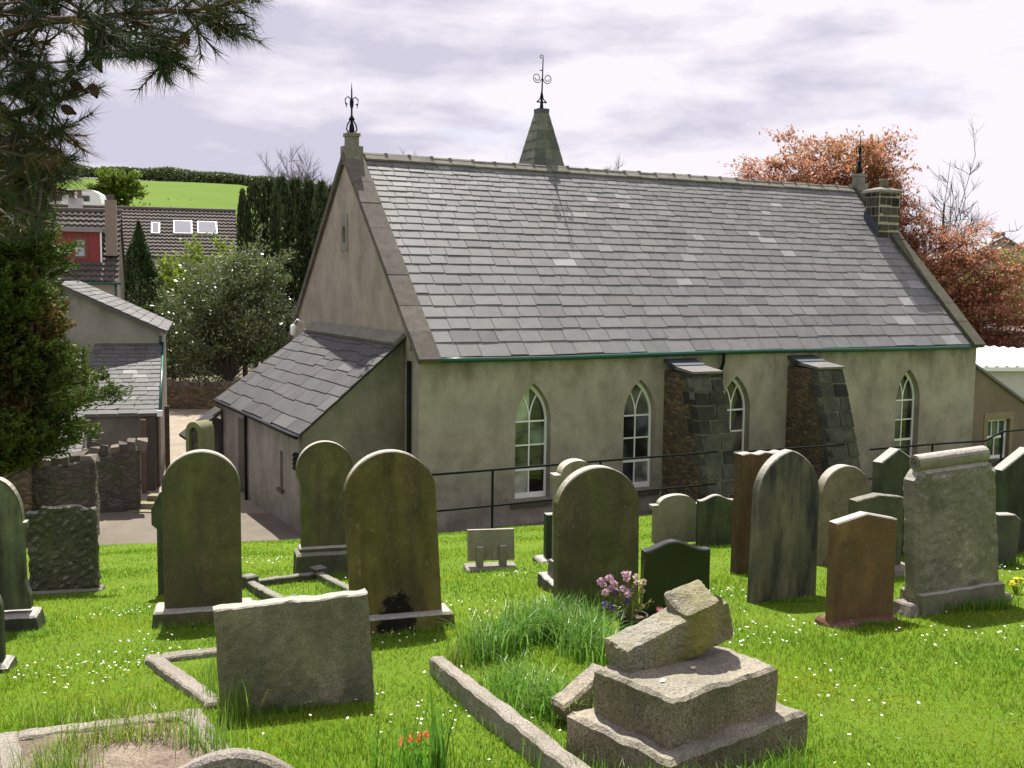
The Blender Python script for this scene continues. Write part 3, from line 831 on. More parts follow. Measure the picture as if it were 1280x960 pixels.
mb.tube(spiral((tu - .03, tq, z0 + 1.52), (1, 0, 0), .07, 1.0, 1, a0=0, n=12), .012, 5)
mb.tube([(tu - .08, tq, z0 + 1.13), (tu + .02, tq, z0 + 1.13)], .015, 5)
mb.build('iron_finial', m_iron, sp, smooth=True)

# ------------------------------------------------------------------ annex at the east end and buildings beyond
annex = thing('annex', 'buff rendered lean-to annex with a small white sash window beside the chapel end', 'annex', (-2.0724, 24.4, ZB), (0, 0, .4847))
m_buff = M_render('buff_render', (.24, .19, .14), (.185, .15, .11), stain=(.11, .09, .07), stain_amt=.4, green_amt=.15, height=3.2)
aq = .62
mb = MB()
au0, au1 = LEN + .09, 23.6
def atop(u): return (-2.62 - ZB) - (u - 19.34) * .515
win = [(19.83, -5.50 - ZB), (20.88, -5.50 - ZB), (20.88, -4.22 - ZB), (19.83, -4.22 - ZB)]
mb.prism([[(au0, 0), (au1, 0), (au1, atop(au1)), (au0, atop(au0))], win], aq, aq + .3)
mb.box(au1 - .3, au1, aq + .3, 5, 0, atop(au1))
aw = mb.build('wall', m_buff, annex)
mb = MB(); mb.prism([win, [(19.89, -5.40 - ZB), (20.82, -5.40 - ZB), (20.82, -4.28 - ZB), (19.89, -4.28 - ZB)]], aq + .12, aq + .17)
mb.box(19.89, 20.82, aq + .125, aq + .165, -4.84 - ZB, -4.76 - ZB); 
for xx in (20.2, 20.51): mb.box(xx - .014, xx + .014, aq + .13, aq + .16, -4.76 - ZB, -4.28 - ZB)
mb.box(20.34, 20.37, aq + .13, aq + .16, -5.40 - ZB, -4.84 - ZB)
wf = mb.build('sash_window', m_white, annex)
mb = MB(); mb.box(19.85, 20.86, aq + .172, aq + .18, -5.45 - ZB, -4.25 - ZB); mb.build('pane', M_glass('green_glass', (.012, .03, .022)), wf)
mb = MB(); mb.box(19.75, 20.96, aq - .1, aq - .003, -5.66 - ZB, -5.52 - ZB); mb.build('sill', m_coping, wf)
mb = MB(); mb.prism([[(19.66, -5.5 - ZB), (19.82, -5.5 - ZB), (19.82, -4.21 - ZB), (20.89, -4.21 - ZB), (20.89, -5.5 - ZB), (21.05, -5.5 - ZB), (21.05, -3.98 - ZB), (19.66, -3.98 - ZB)]], aq - .02, aq - .003)
mb.build('window_surround', M_stone('sand_surround', (.27, .22, .14), (.2, .17, .11), grain=30), annex)
mb = MB()
mb.hexa([(au0, aq - .1, atop(au0)), (au1 + .1, aq - .1, atop(au1 + .1)), (au1 + .1, 5.2, atop(au1 + .1)), (au0, 5.2, atop(au0)),
         (au0, aq - .1, atop(au0) + .09), (au1 + .1, aq - .1, atop(au1 + .1) + .09), (au1 + .1, 5.2, atop(au1 + .1) + .09), (au0, 5.2, atop(au0) + .09)])
mb.build('roof', m_slate, annex)

# white corrugated shed behind it
p = atY(1225, 500, 37.0); shed_w = thing('corrugated_shed', 'pale shed with a white corrugated roof behind the annex', 'shed', (p.x, 37.0, ZB), (0, 0, .15))
zt = lambda x, y, Y=37.0: atY(x, y, Y).z - ZB
m_wpaint = M_plain('pale_cladding', (.55, .53, .48), rough=.7, var=.1)
mb = MB(); mb.box(-1, 7, 0, .2, 0, zt(1250, 461)); mb.box(6.8, 7, .2, 6, 0, zt(1250, 461)); mb.build('wall', m_wpaint, shed_w)
mb = MB(); zl = zt(1230, 458); zr_ = zt(1230, 434); n = 160
vs = []; fs = []
for i in range(n + 1):
    x = -1.2 + 8.6 * i / n; r = .035 * math.sin(i * PI / 3.5)
    vs += [(x, -.25, zl + r), (x, 2.3, zr_ - .0 + r - max(0, x) * .06), (x, 5.5, zl + r - .2)]
for i in range(n):
    a = 3 * i; fs += [(a, a + 3, a + 4, a + 1), (a + 1, a + 4, a + 5, a + 2)]
mb.add(vs, fs); mb.add([(v[0], v[1], v[2] - .06) for v in vs], [f[::-1] for f in fs])
mb.build('corrugated_roof', M_plain('white_sheeting', (.55, .53, .53), rough=.45, var=.06), shed_w, smooth=True)
mb = MB(); mb.box(-1.2, 7.3, -.30, -.262, zl - .14, zl + .0); mb.build('fascia', m_white, shed_w)

p = atY(1247, 440, 46); hut = thing('stone_hut', 'dark stone hut with grey roof among bushes behind the pale shed', 'hut', (p.x, 46, ZB), (0, 0, .1))
mb = MB(); h = atY(1247, 416, 46).z - ZB; mb.box(-1.0, 1.0, 0, 3, 0, h); mb.build('wall', m_rubble_dark, hut)
mb = MB(); mb.hexa([(-1.2, -.2, h), (1.2, -.2, h), (1.2, 3, h + .5), (-1.2, 3, h + .5), (-1.2, -.2, h + .08), (1.2, -.2, h + .08), (1.2, 3, h + .6), (-1.2, 3, h + .6)]); mb.build('roof', m_slate, hut)

p = atY(1251, 340, 78); gh = thing('gabled_house', 'distant pale gabled house seen beyond the copper tree', 'house', (p.x, 78, ZB), (0, 0, .0))
za = atY(1251, 299, 78).z - ZB; ze = atY(1251, 330, 78).z - ZB
mb = MB(); mb.prism([[(-3.4, 0), (3.4, 0), (3.4, ze), (0, za), (-3.4, ze)]], 0, 9); mb.build('wall', M_plain('grey_harling', (.33, .34, .31), rough=.9, var=.1), gh)
mb = MB()
for sg in (-1, 1):
    mb.hexa([(0, -.3, za + .03), (sg * 3.9, -.3, ze - .25), (sg * 3.9, 9.3, ze - .25), (0, 9.3, za + .03), (0, -.3, za + .2), (sg * 3.9, -.3, ze - .08), (sg * 3.9, 9.3, ze - .08), (0, 9.3, za + .2)])
rf = mb.build('roof', m_slate, gh)
mb = MB(); mb.box(-.3, .3, .3, .9, za - .2, za + .5); mb.build('chimney', M_plain('red_brick', (.25, .11, .07)), rf)
mb = MB(); mb.box(-.5, .4, -.06, -.02, ze - 2.2, ze - 1); mb.build('window', m_glass, gh)

# ------------------------------------------------------------------ iron railing along the lawn edge
rail = thing('iron_railing', 'thin black two-bar iron railing between the lawn and the chapel wall', 'railing', (-2.0724, 24.4, ZB), (0, 0, .4847))
rq = -2.12
rz = [(-.9, -4.02), (.78, -4.02), (3.51, -4.01), (6.82, -4.01)]
rz2 = [(7.74, -4.06), (10.95, -4.08)]
rz3 = [(11.87, -4.27), (14.2, -4.27), (16.3, -4.30), (17.0, -4.08), (21.0, -4.02)]
mb = MB()
for seg_ in (rz, rz2, rz3):
    mb.tube([(u, rq, z - ZB) for u, z in seg_], .03, 6)
mb.build('top_bar', m_iron, rail, smooth=True)
mb = MB()
for seg_ in (rz, rz2, rz3): mb.tube([(u, rq, z - .78 - ZB) for u, z in seg_], .026, 6)
mb.build('lower_bar', m_iron, rail, smooth=True)
for u, z in [(-.9, -4.02), (.78, -4.03), (3.51, -4.01), (8.9, -4.07), (14.2, -4.28), (17.0, -4.08), (20.0, -4.05)]:
    mb = MB(); mb.tube([(u, rq, z - ZB), (u, rq, -5.75 - ZB)], .03, 6); mb.build('post', m_iron, rail)

# ------------------------------------------------------------------ outbuilding on the left of the lane
ob_l = Vector((-9.85, 29.6, ZB))
shed = thing('outbuilding', 'old rendered outbuilding with stepped slate lean-to roofs left of the lane', 'outbuilding', ob_l, (0, 0, R(16)))
m_grey_render = M_render('grey_render', (0.3431, 0.3263, 0.2759), (0.2608, 0.2496, 0.2104), stain_amt=.4, green_amt=.1, height=5.5)
m_brown_render = M_render('brown_render', (0.216, 0.1922, 0.1623), (0.1583, 0.1404, 0.1225), stain_amt=.5, green_amt=.2, height=2.2)
e1, e0 = 3.95, 2.22
mb = MB()
mb.prism([[(0, 0), (0, 4.32), (-2.9, 5.68), (-5.8, 4.32), (-5.8, 0)][::-1]], 3.5, 10)
mb.build('wall', m_grey_render, shed)
mb = MB()
for sg in (0, 1):
    f = (lambda x: x) if sg == 0 else (lambda x: -5.8 - x)
    mb.hexa([(f(.22), 3.25, 4.24), (f(-2.9), 3.25, 5.70), (f(-2.9), 10.2, 5.70), (f(.22), 10.2, 4.24), (f(.22), 3.25, 4.34), (f(-2.9), 3.25, 5.82), (f(-2.9), 10.2, 5.82), (f(.22), 10.2, 4.34)])
sV = Vector((-3.12, 0, 1.46)).normalized(); sN = Vector((.424, 0, .906))
slates(mb, (.25, 3.2, 4.33), Vector((0, 1, 0)), sV, sN, gauge_rows(3.4, .3, .22), lambda v: 0.0, lambda v: 7.0, wid=.4, seed=21)
mb.build('roof', m_slate_shed, shed)
mb = MB()
mb.prism([[(-.02, 0), (-.02, e0), (-1.78, e0), (-1.78, 0)][::-1]], 0, .3)
mb.prism([[(0, 0), (3.5, 0), (3.5, e1 - .1), (0, e0 - .05)]], -.3, -.02, T=Tq)
mb.build('lean_to_wall', m_brown_render, shed)
ll = math.hypot(3.6, e1 - e0); mV = Vector((0, 3.6 / ll, (e1 - e0) / ll)); mN = Vector((0, -mV.z, mV.y))
mb = MB(); mb.hexa([(-1.85, -.1, e0 - .05), (.1, -.1, e0 - .05), (.1, 3.498, e1 - .05), (-1.85, 3.498, e1 - .05), (-1.85, -.1, e0), (.1, -.1, e0), (.1, 3.498, e1), (-1.85, 3.498, e1)])
slates(mb, (-1.85, -.1, e0), U, mV, mN, gauge_rows(ll - .05, .24, .24), lambda v: 0, lambda v: 1.97, wid=.42, seed=22, pale=.02)
mb.build('lean_to_roof', m_slate_shed, shed)
mb = MB(); mb.box(-5.8, -1.8, -1.4, 3.48, 0, 1.3); mb.build('store_wall', m_brown_render, shed)
mb = MB(); k0, k1 = 1.25, 2.25; ll2 = math.hypot(2.6, k1 - k0); kV = Vector((0, 2.6 / ll2, (k1 - k0) / ll2)); kN = Vector((0, -kV.z, kV.y))
mb.hexa([(-5.9, -1.6, k0), (-1.79, -1.6, k0), (-1.79, 1.0, k1), (-5.9, 1.0, k1), (-5.9, -1.6, k0 + .05), (-1.79, -1.6, k0 + .05), (-1.79, 1.0, k1 + .05), (-5.9, 1.0, k1 + .05)])
slates(mb, (-5.9, -1.6, k0 + .05), U, kV, kN, gauge_rows(ll2, .24, .24), lambda v: 0, lambda v: 4.11, wid=.42, seed=23, pale=.02)
mb.build('store_roof', m_slate_shed, shed)
mb = MB(); mb.tube([(.06, 3.4, 4.2), (.06, 3.4, e1)], .05, 8); mb.tube([(.13, -.1, e0 + .02), (.13, 3.5, e1 + .02)], .045, 8); mb.build('gutter', m_gutter, shed, smooth=True)
mb = MB(); mb.tube([(-1.82, -.06, e0 - .1), (-1.82, -.06, 1.0)], .045, 8); mb.build('downpipe', m_white, shed, smooth=True)
mb = MB(); mb.box(.06, .2, -.2, -.101, e0 - .06, e0 + .1); mb.build('gutter_end', m_white, shed)
m_board = M_plain('brown_timber', (.10, .065, .045), rough=.85, var=.35, scale=6)
mb = MB()
for k, x in enumerate((-.36, -.06, .2)):
    mb.box(x, x + .13, -.16 + .9 * k, -.04 + .9 * k, .0, 2.1 + .08 * k)
pp = ob_l + Matrix.Rotation(R(16), 3, 'Z') @ Vector((-.0, -.25, 0))
dd = thing('gate_posts', 'brown weathered timber gate posts at the corner of the outbuilding', 'gate post', pp, (0, 0, R(16)))
mb.build('timber_post', m_board, dd)

# rubble wall stubs with cope stones in front of the outbuilding
def rough_wall(name, label, p0, p1, zt0, zt1, base, thick, seed, mat=m_rubble_dark, cope=True, ends=True):
    p0, p1 = Vector(p0), Vector(p1); d = (p1 - p0); L = d.length; yaw = math.atan2(d.y, d.x)
    t = thing(name, label, 'wall', (p0.x, p0.y, base), (0, 0, yaw), 'rubble wall stubs beside the lane')
    n, m = max(6, int(L / .12)), 12
    mb = MB(); vs = []; fs = []
    def top(k): return zt0 + (zt1 - zt0) * k - base
    for side in (0, 1):
        for j in range(m + 1):
            for i in range(n + 1):
                k = i / n; z = top(k) * j / m
                b = .06 * (1 - j / m)
                y = (-b if side == 0 else thick + b); q = (k * L, y, z)
                y += (vnoise(q, 3.2, seed) * .05)
                vs.append((k * L + vnoise((z, side, k * L), 3, seed + 4) * .04, y, z + (vnoise(q, 2.5, seed + 9) * .04 if j == m else 0)))
    w_ = n + 1; o2 = (m + 1) * w_
    for j in range(m):
        for i in range(n):
            a = j * w_ + i; fs.append((a, a + 1, a + w_ + 1, a + w_)); b = a + o2; fs.append((b, b + w_, b + w_ + 1, b + 1))
        for i in (0, n):
            a = j * w_ + i; q = (a, a + w_, a + w_ + o2, a + o2); fs.append(q if i == 0 else q[::-1])
    for i in range(n):
        a = m * w_ + i; fs.append((a, a + 1, a + 1 + o2, a + o2))
    mb.add(vs, fs); mb.build('masonry', mat, t, smooth=True)
    if cope:
        mb = MB(); rd = random.Random(seed); x = 0
        while x < L:
            l = rd.uniform(.10, .26); h = rd.uniform(.18, .27); tl_ = rd.uniform(-.25, .35)
            z0 = top(x / L) - .04
            a = Vector((l / 2, 0, 0)); n_ = Vector((math.sin(tl_) * h / 2, 0, math.cos(tl_) * h / 2)); b = rd.uniform(.6, 1.5)
            o_ = len(mb.v); mb.obox((x + l / 2, thick / 2 + rd.uniform(-.03, .03), z0 + h / 2), a, Vector((0, thick / 2 + rd.uniform(.0, .06), rd.uniform(-.03, .03))), n_, (b, b * .96, b * .9))
            for q in range(o_, len(mb.v)):
                v_ = mb.v[q]; tp = 1 if q - o_ >= 4 else .4
                mb.v[q] = (v_[0] + rd.uniform(-.035, .035), v_[1] + (rd.uniform(.0, .12) if v_[1] < thick / 2 else -rd.uniform(0, .12)) * tp, v_[2] + rd.uniform(-.05, .03) * tp)
            x += l + .005
        mb.build('cope_stones', M_tint('cope', (.10, .09, .075), rough=.9, spec=.2, var=.3, scale=5), t)
    return t
a = atY(104, 640, 26.2); b = atY(176, 640, 26.6)
rough_wall('rubble_wall', 'dark rubble wall stub with upright cope stones against the outbuilding front', (a.x, 26.2), (b.x, 26.6), -4.40, -4.25, ZB, .5, 3)
a = atY(28, 640, 23.2); b = atY(116, 640, 23.4)
rough_wall('rubble_wall', 'brown mossy rubble wall stub below the conifer, nearest the lawn', (a.x, 23.2), (b.x, 23.4), -4.20, -4.0, ZB, .55, 6)
a = atY(-60, 640, 22.2); b = atY(40, 640, 22.9)
rough_wall('rubble_wall', 'reddish rubble boundary wall running out of the left edge under the conifer', (a.x, 22.2), (b.x, 22.9), -3.9, -3.95, ZB, .4, 9, mat=m_rubble)
a = atY(186, 505, 48.5); b = atY(300, 505, 48.5)
rough_wall('rubble_wall', 'long low brown wall closing the far end of the lane', (a.x - 4, 48.5), (b.x, 48.5), -4.85, -4.85, ZB, .4, 12, mat=m_rubble, cope=True)
# stone steps at the foot of the posts
mb = MB(); a = atY(185, 630, 27.3)
for k in range(3): mb.box(-.2 + .14 * k, 1.2, -.9 + .35 * k, -.55 + .35 * k, 0, .13 * (k + 1))
stp = mb.build('stone_step', M_stone('worn_step', (.28, .25, .18), (.18, .16, .11), moss_amt=.5)); stp.location = (a.x, 27.2, ZB + .05)
tag(stp, 'worn pale stone steps beside the timber posts on the lane', 'step')
# gate pier
p = atY(251, 600, 23.5)
gp = thing('gate_pier', 'mossy round headed stone pier with a sunk arch panel beside the lean-to', 'gate pier', (p.x, 23.5, ZB), (0, 0, R(-24)))
m_mossy = M_stone('mossy_pier', (0.2007, 0.1849, 0.1324), (0.1342, 0.1342, 0.0817), moss=(.16, .18, .05), moss_amt=.6, lichen=.4, lich_col=(.4, .4, .25), streak_amt=.3)
pz = atY(251, 526, 23.5).z - ZB
def halfround(wd, h, n=14): return [(-wd / 2, 0), (wd / 2, 0)] + [(wd / 2 * math.cos(PI * i / n), h - wd / 2 + wd / 2 * math.sin(PI * i / n)) for i in range(n + 1)]
mb = MB(); mb.prism([halfround(.42, pz), [(x - .0, z + .5) for x, z in halfround(.24, pz - .62)]], -.22, -.12); mb.prism([halfround(.42, pz)], -.119, .22); mb.build('pier_stone', m_mossy, gp)
mb = MB(); mb.prism([[(x, z + .51) for x, z in halfround(.225, pz - .64)]], -.135, -.1195); mb.build('sunk_panel', m_rubble_dark, gp)

# ------------------------------------------------------------------ houses behind the lane
def pantiles(mb, O, U, V, N, L, S, tw=.24, tg=.32, amp=.06):
    O, U, V, N = Vector(O), Vector(U), Vector(V), Vector(N)
    nc = int(L / tw); k = 6; rows = int(S / tg)
    us = np.linspace(0, L, nc * k + 1)
    vs = []; fs = []
    lines = []
    for r in range(rows):
        lines += [(r * S / rows, .075), ((r + 1) * S / rows, .0)]
    for v, e in lines:
        for i, u in enumerate(us):
            ph = (i % k) / k * 2 * PI
            vs.append(O + U * float(u) + V * v + N * (e + amp * (.5 + .5 * math.cos(ph)) ** 1.4))
    n = len(us)
    for j in range(len(lines) - 1):
        for i in range(n - 1): a = j * n + i; fs.append((a, a + 1, a + n + 1, a + n))
    mb.add(vs, fs)
m_pan = M_plain('grey_brown_pantile', (.105, .093, .083), rough=.85, spec=.15, var=.3, scale=3)
HY = R(17)
HO = Vector((-16.75, 46, ZB)); HM = Matrix.Rotation(-HY, 3, 'Z')
def hl(x, y, yl, O=None):
    """picture point -> local point of the house on its plane y = yl"""
    r = HM @ ray(x, y); o = HM @ (-(O or HO)); return o + r * ((yl - o.y) / r.y)
house = thing('dormer_house', 'house with grey brown pantiles and a red boarded dormer left of the lane', 'house', HO, (0, 0, HY))
zr_h = hl(147, 266, 3.6).z; ze_h = hl(150, 353, 0).z
hV = Vector((0, 3.6, zr_h - ze_h)); hS = hV.length; hV.normalize(); hN = Vector((0, -hV.z, hV.y))
mb = MB(); mb.prism([[(.2, 0), (6.9, 0), (6.9, ze_h), (3.6, zr_h - .1), (.2, ze_h - .1)]], -8, -.1, T=Tq); mb.build('wall', M_render('house_render', (.36, .31, .25), (.28, .25, .2), stain_amt=.3, green_amt=.1, height=6), house)
mb = MB(); pantiles(mb, (-8.2, 0, ze_h), U, hV, hN, 8.2, hS)
mb.hexa([(-8.2, 7.2, ze_h), (0, 7.2, ze_h), (0, 3.6, zr_h), (-8.2, 3.6, zr_h), (-8.2, 7.2, ze_h + .05), (0, 7.2, ze_h + .05), (0, 3.6, zr_h + .05), (-8.2, 3.6, zr_h + .05)])
mb.tube([(-8.2, 3.6, zr_h + .06), (0.02, 3.6, zr_h + .06)], .12, 8)
rfh = mb.build('roof', m_pan, house)
mb = MB(); cx_ = hl(139, 300, 1.0).x; mb.box(cx_ - .23, cx_ + .23, .9, 1.5, hl(139, 308, 1.0).z - .4, hl(139, 250, 1.0).z)
chh = mb.build('chimney', M_plain('grey_brown_stack', (.22, .18, .14), rough=.9, var=.2), rfh)
mb = MB(); mb.lathe([(.16, 0), (.14, .25), (.1, .25)], (cx_, 1.2, hl(139, 250, 1.0).z), 10); mb.build('chimney_pot', M_plain('dark_pot', (.07, .06, .05)), chh)
dz0 = hl(105, 330, .9).z; dz1 = hl(105, 290, .9).z
dx0, dx1 = hl(84, 310, .9).x, hl(126, 310, .9).x
m_redbrd = M_plain('red_boarding', (.20, .028, .028), rough=.6, var=.15, scale=5)
mb = MB()
wx0, wx1, wz0, wz1 = hl(92, 310, .9).x, hl(108, 310, .9).x, hl(100, 322, .9).z, hl(100, 298, .9).z
mb.prism([[(dx0 - .9, dz0), (dx1, dz0), (dx1, dz1), (dx0 - .9, dz1)], [(wx0, wz0), (wx1, wz0), (wx1, wz1), (wx0, wz1)]], .9, 1.0); mb.box(dx1 - .1, dx1, 1.0, 3.4, dz0, dz1)
dm = mb.build('dormer', m_redbrd, house)
mb = MB(); mb.prism([[(wx0 - .05, wz0 - .05), (wx1 + .05, wz0 - .05), (wx1 + .05, wz1 + .05), (wx0 - .05, wz1 + .05)], [(wx0 + .06, wz0 + .06), (wx1 - .06, wz0 + .06), (wx1 - .06, wz1 - .06), (wx0 + .06, wz1 - .06)]], .86, .897)
mb.box(wx0 + .06, wx1 - .06, .865, .89, wz1 - .33, wz1 - .27)
mb.build('window_frame', M_plain('brown_frame', (.15, .06, .03)), dm)
mb = MB(); mb.box(wx0, wx1, .91, .93, wz0, wz1); mb.box(wx1 - .3, wx1 - .08, .90, .909, wz0 + .08, wz1 - .4); mb.build('pane', M_plain('curtained_pane', (.35, .38, .38), rough=.15, spec=.5, var=.2, scale=3), dm)
mb = MB(); mb.box(dx0 - 1.1, dx1 + .12, .68, 3.6, dz1 + .002, dz1 + .2); mb.build('dormer_roof', M_plain('felt', (.22, .22, .21)), dm)
mb = MB(); mb.box(dx1 - .02, dx1 + .05, .84, .897, dz0, dz1); mb.box(dx0 - .9, dx1 + .05, .82, .896, dz0 - .1, dz0 - .002); mb.build('dormer_trim', m_white, dm)
mb = MB(); mb.tube([(-8.2, -.06, ze_h - .04), (0.1, -.06, ze_h - .04)], .06, 8); mb.tube([(-.1, .1, ze_h - .05), (-.1, .1, .2)], .05, 8); mb.build('gutter', m_gutter, house, smooth=True)

RO = Vector((atY(299, 318, 64).x, 64, ZB)); rl = lambda x, y, yl: hl(x, y, yl, RO)
row = thing('cottage_row', 'long low cottage with grey pantiled roof and three roof windows below the field', 'cottage', RO, (0, 0, HY))
RL = -rl(45, 264, 4).x
zr_r = rl(230, 263.5, 4).z; ze_r = rl(230, 322, 0).z
rV = Vector((0, 4.0, zr_r - ze_r)); rS = rV.length; rV.normalize(); rN = Vector((0, -rV.z, rV.y))
mb = MB(); mb.prism([[(.2, 0), (7.8, 0), (7.8, ze_r), (4, zr_r - .1), (.2, ze_r - .1)]], -RL, -.05, T=Tq); mb.build('wall', M_plain('cream_render', (.45, .42, .36), rough=.9), row)
mb = MB(); pantiles(mb, (-RL, 0, ze_r), U, rV, rN, RL, rS, .25, .34)
mb.hexa([(-RL, 8, ze_r), (0, 8, ze_r), (0, 4, zr_r), (-RL, 4, zr_r), (-RL, 8, ze_r + .05), (0, 8, ze_r + .05), (0, 4, zr_r + .05), (-RL, 4, zr_r + .05)])
mb.tube([(-RL, 4, zr_r + .06), (0.02, 4, zr_r + .06)], .13, 8)
rr = mb.build('roof', m_pan, row)
m_sky = M_plain('skylight_glass', (.22, .215, .25), rough=.08, spec=.8, var=.03)
for xa, xb, ya, yb in ((190, 199, 281, 293), (218, 239, 279, 293), (248, 270, 280, 293)):
    def onroof(x, y):
        r = HM @ ray(x, y); o = HM @ (-RO); E = Vector((0, 0, ze_r)); return o + r * ((E - o).dot(rN) / r.dot(rN)) - E
    c0, c1 = onroof(xa, yb), onroof(xb, ya); va, vb = c0.dot(rV), c1.dot(rV)
    mb = MB(); mb.obox(U * ((c0.x + c1.x) / 2) + rV * ((va + vb) / 2) + Vector((0, 0, ze_r)) + rN * .09, U * ((c1.x - c0.x) / 2 + .05), rV * ((vb - va) / 2 + .05), rN * .06)
    sk = mb.build('skylight', m_white, row)
    mb = MB(); mb.obox(U * ((c0.x + c1.x) / 2) + rV * ((va + vb) / 2) + Vector((0, 0, ze_r)) + rN * .155, U * ((c1.x - c0.x) / 2 - .02), rV * ((vb - va) / 2 - .02), rN * .01)
    mb.build('pane', m_sky, sk)
q = rl(95, 260, 4); mb = MB(); mb.box(q.x - .4, q.x + .4, 3.6, 4.4, zr_r - .3, zr_r + .55); stk = mb.build('chimney', M_plain('pale_stack', (.5, .47, .46)), rr)
for sg in (-.2, .22):
    mb = MB(); mb.lathe([(.15, 0), (.12, .45), (.15, .47), (.1, .5)], (q.x + sg, 4, zr_r + .55), 10); mb.build('chimney_pot', M_plain('brown_pot', (.16, .10, .08)), stk)

# caravan parked at the field edge
p = atY(94, 251, 95); cz_ = p.z
cv_ = thing('caravan', 'white caravan parked at the edge of the green field', 'caravan', (p.x, 95, cz_ - 1.2), (0, 0, .1))
prof = [(-2.4, .3), (2.3, .3), (2.5, .9), (2.3, 1.75), (1.7, 2.1), (-1.8, 2.15), (-2.3, 1.8), (-2.5, 1.0)]
mb = MB(); mb.prism([prof], -1, 1); mb.build('body', M_plain('caravan_white', (.8, .8, .8), rough=.3, var=.03), cv_)
mb = MB()
for x in (-1.3, 1.0):
    mb = MB(); mb.box(x - .5, x + .5, -1.03, -1.002, 1.1, 1.6); mb.build('window', m_glass, cv_)
for sg in (-1, 1):
    mb = MB(); mb.tube([(0, sg * 1.02, .3), (0, sg * .8, .3)], .33, 14); mb.build('wheel', m_iron, cv_)

# ------------------------------------------------------------------ gravestones
GRP = 'gravestones in the churchyard'
def top_round(wd, h): return lambda x: h - wd / 2 + math.sqrt(max(0, (wd / 2) ** 2 - x * x))
def top_arc(wd, h, rise):
    Rr = ((wd / 2) ** 2 + rise ** 2) / (2 * rise)
    return lambda x: h - Rr + math.sqrt(max(0, Rr * Rr - x * x))
def top_peak(wd, h, rise): return lambda x: h - rise * abs(x) / (wd / 2)
def top_flat(wd, h, wob=0.0, sd=0): return lambda x: h + wob * mnoise.noise(Vector((x * 6 + sd, 0, 1)))
def top_gothic(wd, h, rise):
    a = wd / 2; Rr = (a * a + rise * rise) / (2 * a)
    return lambda x: h - rise + math.sqrt(max(0, Rr * Rr - (abs(x) + Rr - a) ** 2))
def top_ogee(wd, h, rise): return lambda x: h - rise * (.5 - .5 * math.cos(PI * min(1, abs(x) / (wd / 2 * .92))))
def top_skew(wd, h, rise):
    """gentle wave: high towards one third, falling away to both shoulders"""
    return lambda x: h - rise * (.5 - .5 * math.cos(PI * min(1.0, abs(x / wd + .05) * 2.1)))
def top_step(wd, h, d): return lambda x: h if -wd * .30 < x < wd * .29 else (h - d if x < 0 else h - d * .8)

def slab_mb(wd, t, top, n=30, m=16, b=.010, disp=0.0, ds=9.0, taper=0.0, seed=0, z0=-.12, back_disp=None):
    us = [-math.cos(PI * i / n) for i in range(n + 1)]
    mb = MB(); hmax = max(top(u * wd / 2) for u in us)
    def P(i, j, y, inset):
        x = us[i] * wd / 2; zt = top(x); z = z0 + (zt - z0) * j / m
        x *= 1 + taper * (1 - z / hmax)
        x *= (wd - 2 * inset) / wd
        if j == m: z -= inset * .9
        elif j > 0: z -= inset * .9 * j / m
        return [x, y, z]
    vs = []; fs = []
    N = (n + 1) * (m + 1)
    for side, y in ((0, -t / 2), (1, t / 2)):
        dd = disp if side == 0 or back_disp is None else back_disp
        for j in range(m + 1):
            for i in range(n + 1):
                p = P(i, j, y, b)
                if dd:
                    d = dd * (mnoise.noise(Vector((p[0] * ds + seed, p[2] * ds, side * 5 + seed))) + .5 * mnoise.noise(Vector((p[0] * ds * 2.7, p[2] * ds * 2.7 + seed, 3))))
                    p[1] += -d if side == 0 else d
                    p[0] += dd * .4 * mnoise.noise(Vector((p[2] * ds + seed, 7, p[0] * 3)))
                vs.append(p)
        for j in range(m):
            for i in range(n):
                a = side * N + j * (n + 1) + i
                f = (a, a + 1, a + n + 2, a + n + 1); fs.append(f if side == 0 else f[::-1])
    loop = [(0, j) for j in range(m + 1)] + [(i, m) for i in range(1, n + 1)] + [(n, j) for j in range(m - 1, -1, -1)] + [(i, 0) for i in range(n - 1, 0, -1)]
    K = len(loop); o = len(vs)
    for y in (-t / 2 + b, t / 2 - b):
        for i, j in loop:
            p = P(i, j, y, 0)
            if disp:
                p[0] += disp * .8 * mnoise.noise(Vector((p[2] * ds + seed, y * 6, p[0] * 5))); p[2] += (disp * .7 * mnoise.noise(Vector((p[0] * ds, y * 9, seed))) if j else 0)
            vs.append(p)
    idx = lambda side, q: side * N + loop[q][1] * (n + 1) + loop[q][0]
    for q in range(K):
        r = (q + 1) % K
        fs.append((idx(0, q), idx(0, r), o + r, o + q)); fs.append((o + q, o + r, o + K + r, o + K + q)); fs.append((o + K + q, o + K + r, idx(1, r), idx(1, q)))
    mb.add(vs, fs)
    return mb

def place(x0, x1, ytop, ybase, yaw, frame_w=None):
    P = gnd((x0 + x1) / 2, ybase)
    a = R(yaw)
    W = (x1 - x0) * P.y / (F * (math.cos(a) - P.x / P.y * math.sin(a)))
    H = atY((x0 + x1) / 2, ytop, P.y + .05).z - P.z
    return P, W, H

